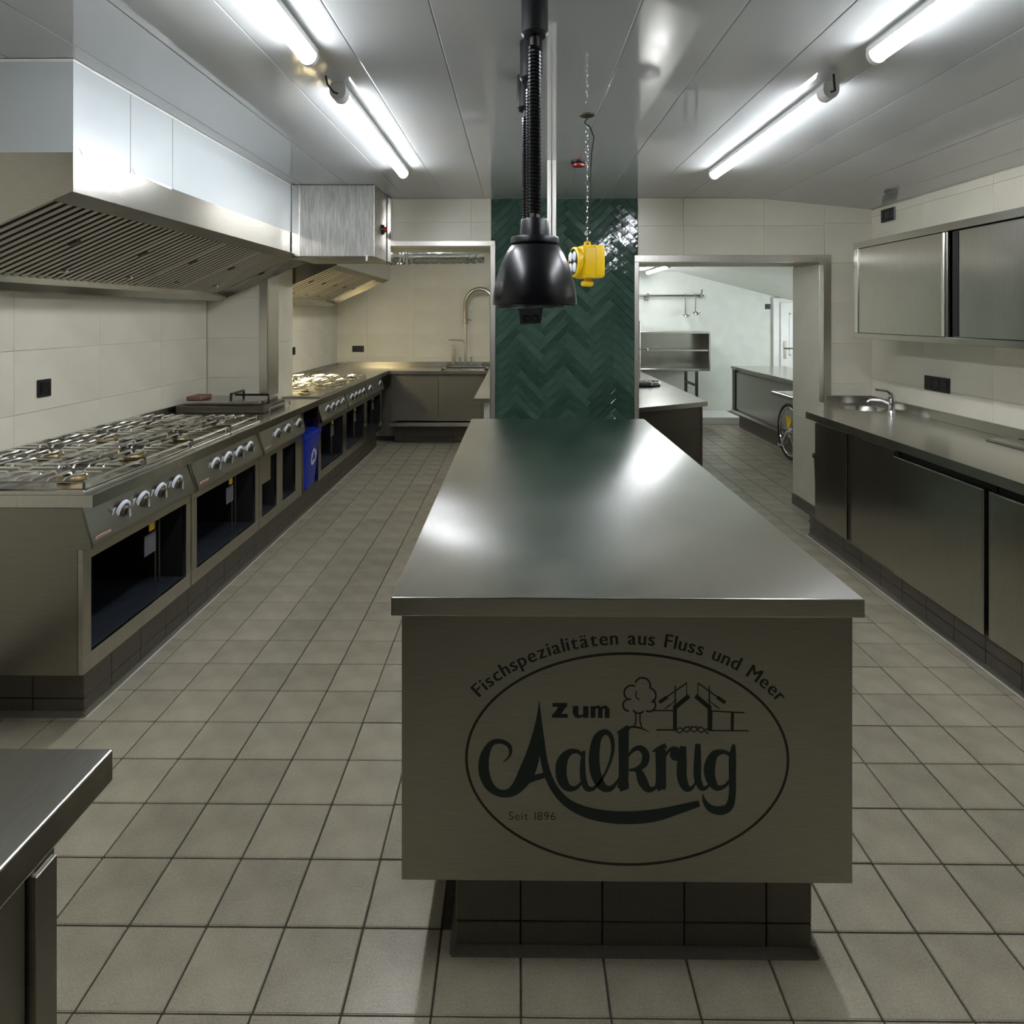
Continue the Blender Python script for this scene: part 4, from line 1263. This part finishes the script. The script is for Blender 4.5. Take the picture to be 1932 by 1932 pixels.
MB().tube([(WX + .002, 3.352, z0 + .04), (WX + .002, 3.352, z1 - .048)], .013, 10).build('door_edge', 'steel_bright', dl, True)
MB().box(WX + .0, WX + .008, 4.20, 4.232, z0 + .034, z1 - .042, .001).build('stile', 'steel_bright', wc)
d2_ = MB().box(WX + .024, WX + .038, 1.70, 3.318, z0 + .036, z1 - .044, .001).build('door', 'steel_v', wc)
MB().box(WX + .021, WX + .0235, 3.275, 3.318, z0 + .04, z1 - .048).build('gap_shade_strip', 'black_matte', d2_)  # black plate imitating the shade between the sliding doors

# ------------------------------------------------------------------ hanging heat lamps
def heat_lamp(label, X, Y):
    t = thing('heat_lamp', label, 'lamp', (X, Y, CEIL), 'hanging heat lamps')
    z = -CEIL
    MB().lathe([(0, 0), (.0365, 0), (.0365, -.118), (.030, -.126), (.013, -.126), (0, -.126)], n=28).build('ceiling_canopy', 'black_plastic', t, True, local=True)
    MB().lathe([(.0135, -.126), (.0135, -.160), (.010, -.162), (0, -.162)], n=16).build('cable_gland', 'black_plastic', t, True, local=True)
    h0, h1 = 2.29 + z, 1.835 + z
    turns = 46
    helix = [(.0128 * math.cos(2 * PI * k / 8), .0128 * math.sin(2 * PI * k / 8), h0 + (h1 - h0) * k / (turns * 8)) for k in range(turns * 8 + 1)]
    MB().tube(helix, .0052, 6).build('spiral_cable', 'black_gloss', t, True, local=True)
    MB().tube([(0, 0, h0 + .02), (0, 0, h1)], .010, 8).build('cable_core', 'black_matte', t, True, local=True)
    MB().lathe([(.009, 1.86 + z), (.013, 1.85 + z), (.014, 1.812 + z), (.036, 1.818 + z), (.038, 1.812 + z), (.041, 1.768 + z), (.0, 1.768 + z)], n=28).build('lamp_holder', 'black_plastic', t, True, local=True)
    MB().lathe([(.0, 1.769 + z), (.064, 1.769 + z), (.066, 1.764 + z), (.066, 1.752 + z), (.060, 1.748 + z)], n=36).build('collar', 'black_plastic', t, True, local=True)
    prof = [(.060, 1.750), (.068, 1.742), (.078, 1.725), (.090, 1.700), (.101, 1.670), (.108, 1.640), (.1125, 1.612), (.1145, 1.590), (.1135, 1.586), (.111, 1.590), (.105, 1.640), (.094, 1.680), (.075, 1.722), (.05, 1.742), (0, 1.745)]
    MB().lathe([(r, h + z) for r, h in prof], n=56).build('shade', 'black_gloss', t, True, local=True)
    MB().lathe([(0, 1.612), (.03, 1.62), (.045, 1.645), (.04, 1.68), (.02, 1.72), (0, 1.74)] and [(0, 1.612 + z), (.03, 1.62 + z), (.045, 1.645 + z), (.04, 1.68 + z), (.02, 1.72 + z), (0, 1.742 + z)], n=24).build('bulb', 'red_plastic', t, True, local=True)
    return t
heat_lamp('nearest black dome heat lamp hanging over the island', .046, 1.70)
heat_lamp('middle black heat lamp, mostly hidden behind the nearest dome', .043, 2.02)
heat_lamp('rearmost black heat lamp in the row over the island', .033, 2.31)

# white service pipes down from the ceiling
for dx in (-.014, .014):
    o = MB().tube([(0, 0, 0), (0, 0, -.78)], .0115, 12).build('service_pipe', 'white_pipe', None, True)
    o.location = (.193 + dx, 3.56, CEIL)
    tag(o, 'white pipe dropping from the ceiling behind the lamps, ' + ('left of the pair' if dx < 0 else 'right of the pair'), 'pipe', 'pair of white pipes')

# black hanging socket box behind the lamps
bx_ = thing('socket_box', 'black hanging socket box just below the nearest lamp dome', 'socket box', (.060, 3.0, 1.515))
mb = MB(); mb.prism([(-.048, .0), (.050, .006), (.060, .10), (-.058, .10)], 'y', -.055, .055)
mb.build('box_body', 'black_plastic', bx_, local=True)
mb = MB()
for u in (-.018, .022):
    mb.lathe([(.017, -.001), (.017, .003), (.013, .003), (.013, -.001)], (u, -.058, .03), 18, 'y')
mb.build('socket_rings', 'label_grey', bx_, True, local=True)
MB().tube([(0, 0, .10), (0, 0, CEIL - 1.515)], .005, 8).build('cable', 'rubber', bx_, True, local=True)

# yellow hanging power cube on a chain
yc = thing('power_cube', 'yellow hanging socket cube on a chain in front of the green pillar', 'socket box', (.305, 2.75, 1.685))
Ry = Matrix.Rotation(math.radians(16), 4, 'Z')
MB().box(-.045, .062, -.06, .06, .035, .178, .016, 3).rot(Ry).build('cube_body', 'yellow_plastic', yc, True, local=True)
sh_ = MB().lathe([(.062, 0), (.066, -.012), (.066, -.022), (.058, -.026), (.056, -.018), (0, -.018)], (-.042, 0, .106), 32, 'x').rot(Ry).build('socket_collar', 'yellow_plastic', yc, True, local=True)
MB().lathe([(.058, 0), (.058, -.003), (0, -.003)], (-.061, 0, .106), 32, 'x').rot(Ry).build('face_plate', 'black_plastic', sh_, True, local=True)
for u, v in ((-.024, .024), (.024, .024), (-.024, -.024), (.024, -.024)):
    MB().lathe([(.019, 0), (.021, -.006), (.017, -.009), (0, -.009)], (-.0635, u, .106 + v), 20, 'x').rot(Ry).build('socket', 'label_grey' if False else 'print_white', sh_, True, local=True)
MB().box(.016, .018, -.061, .061, .036, .178).rot(Ry).build('seam', 'yellow_tag', yc, local=True)
mb = MB(); mb.box(-.026, .026, -.018, .018, .0, .026, .010, 3); mb.box(-.012, .012, -.012, .012, .02, .04); mb.rot(Ry)
mb.build('foot', 'yellow_plastic', yc, True, local=True)
mb = MB(); mb.tube([(-.012, 0, .178), (-.010, 0, .192), (0, 0, .197), (.010, 0, .192), (.012, 0, .178)], .005, 8); mb.build('hanger', 'yellow_plastic', yc, True, local=True)
TOPH = CEIL - 1.685
mb = MB()
nl = 22
z0, z1 = .190, TOPH - .055
for k in range(nl):
    zc = z0 + (z1 - z0) * (k + .5) / nl
    hl = (z1 - z0) / nl * .66
    pts = []
    for q in range(10):
        a = 2 * PI * q / 10
        w_, h_ = .0062 * math.cos(a), hl * math.sin(a)
        pts.append((w_, 0, zc + h_) if k % 2 else (0, w_, zc + h_))
    mb.tube(pts, .0018, 5, closed=True)
mb.build('chain', 'chrome', yc, True, local=True)
MB().tube([(.012, .0, TOPH), (-.012, 0, TOPH - .035), (.012, 0, TOPH - .055), (.030, 0, TOPH - .10), (.020, 0, TOPH - .17), (.014, 0, TOPH - .30), (.012, 0, TOPH - .45), (.002, 0, .186)], .0032, 6).build('cable', 'rubber', yc, True, local=True)
MB().lathe([(0, TOPH), (.034, TOPH), (.034, TOPH - .006), (.012, TOPH - .014), (0, TOPH - .014)], n=28).build('ceiling_rose', 'steel_dark', yc, True, local=True)
# small red ceiling detector
dt = thing('ceiling_detector', 'small dark red round detector on the ceiling behind the chain', 'detector', (.346, 3.58, CEIL))
MB().lathe([(0, 0), (.042, 0), (.042, -.010), (.034, -.014), (0, -.014)], n=28).build('base', 'black_plastic', dt, True, local=True)
MB().lathe([(.030, -.014), (.036, -.018), (.034, -.030), (0, -.032)], n=28).build('head', 'red_plastic', dt, True, local=True)
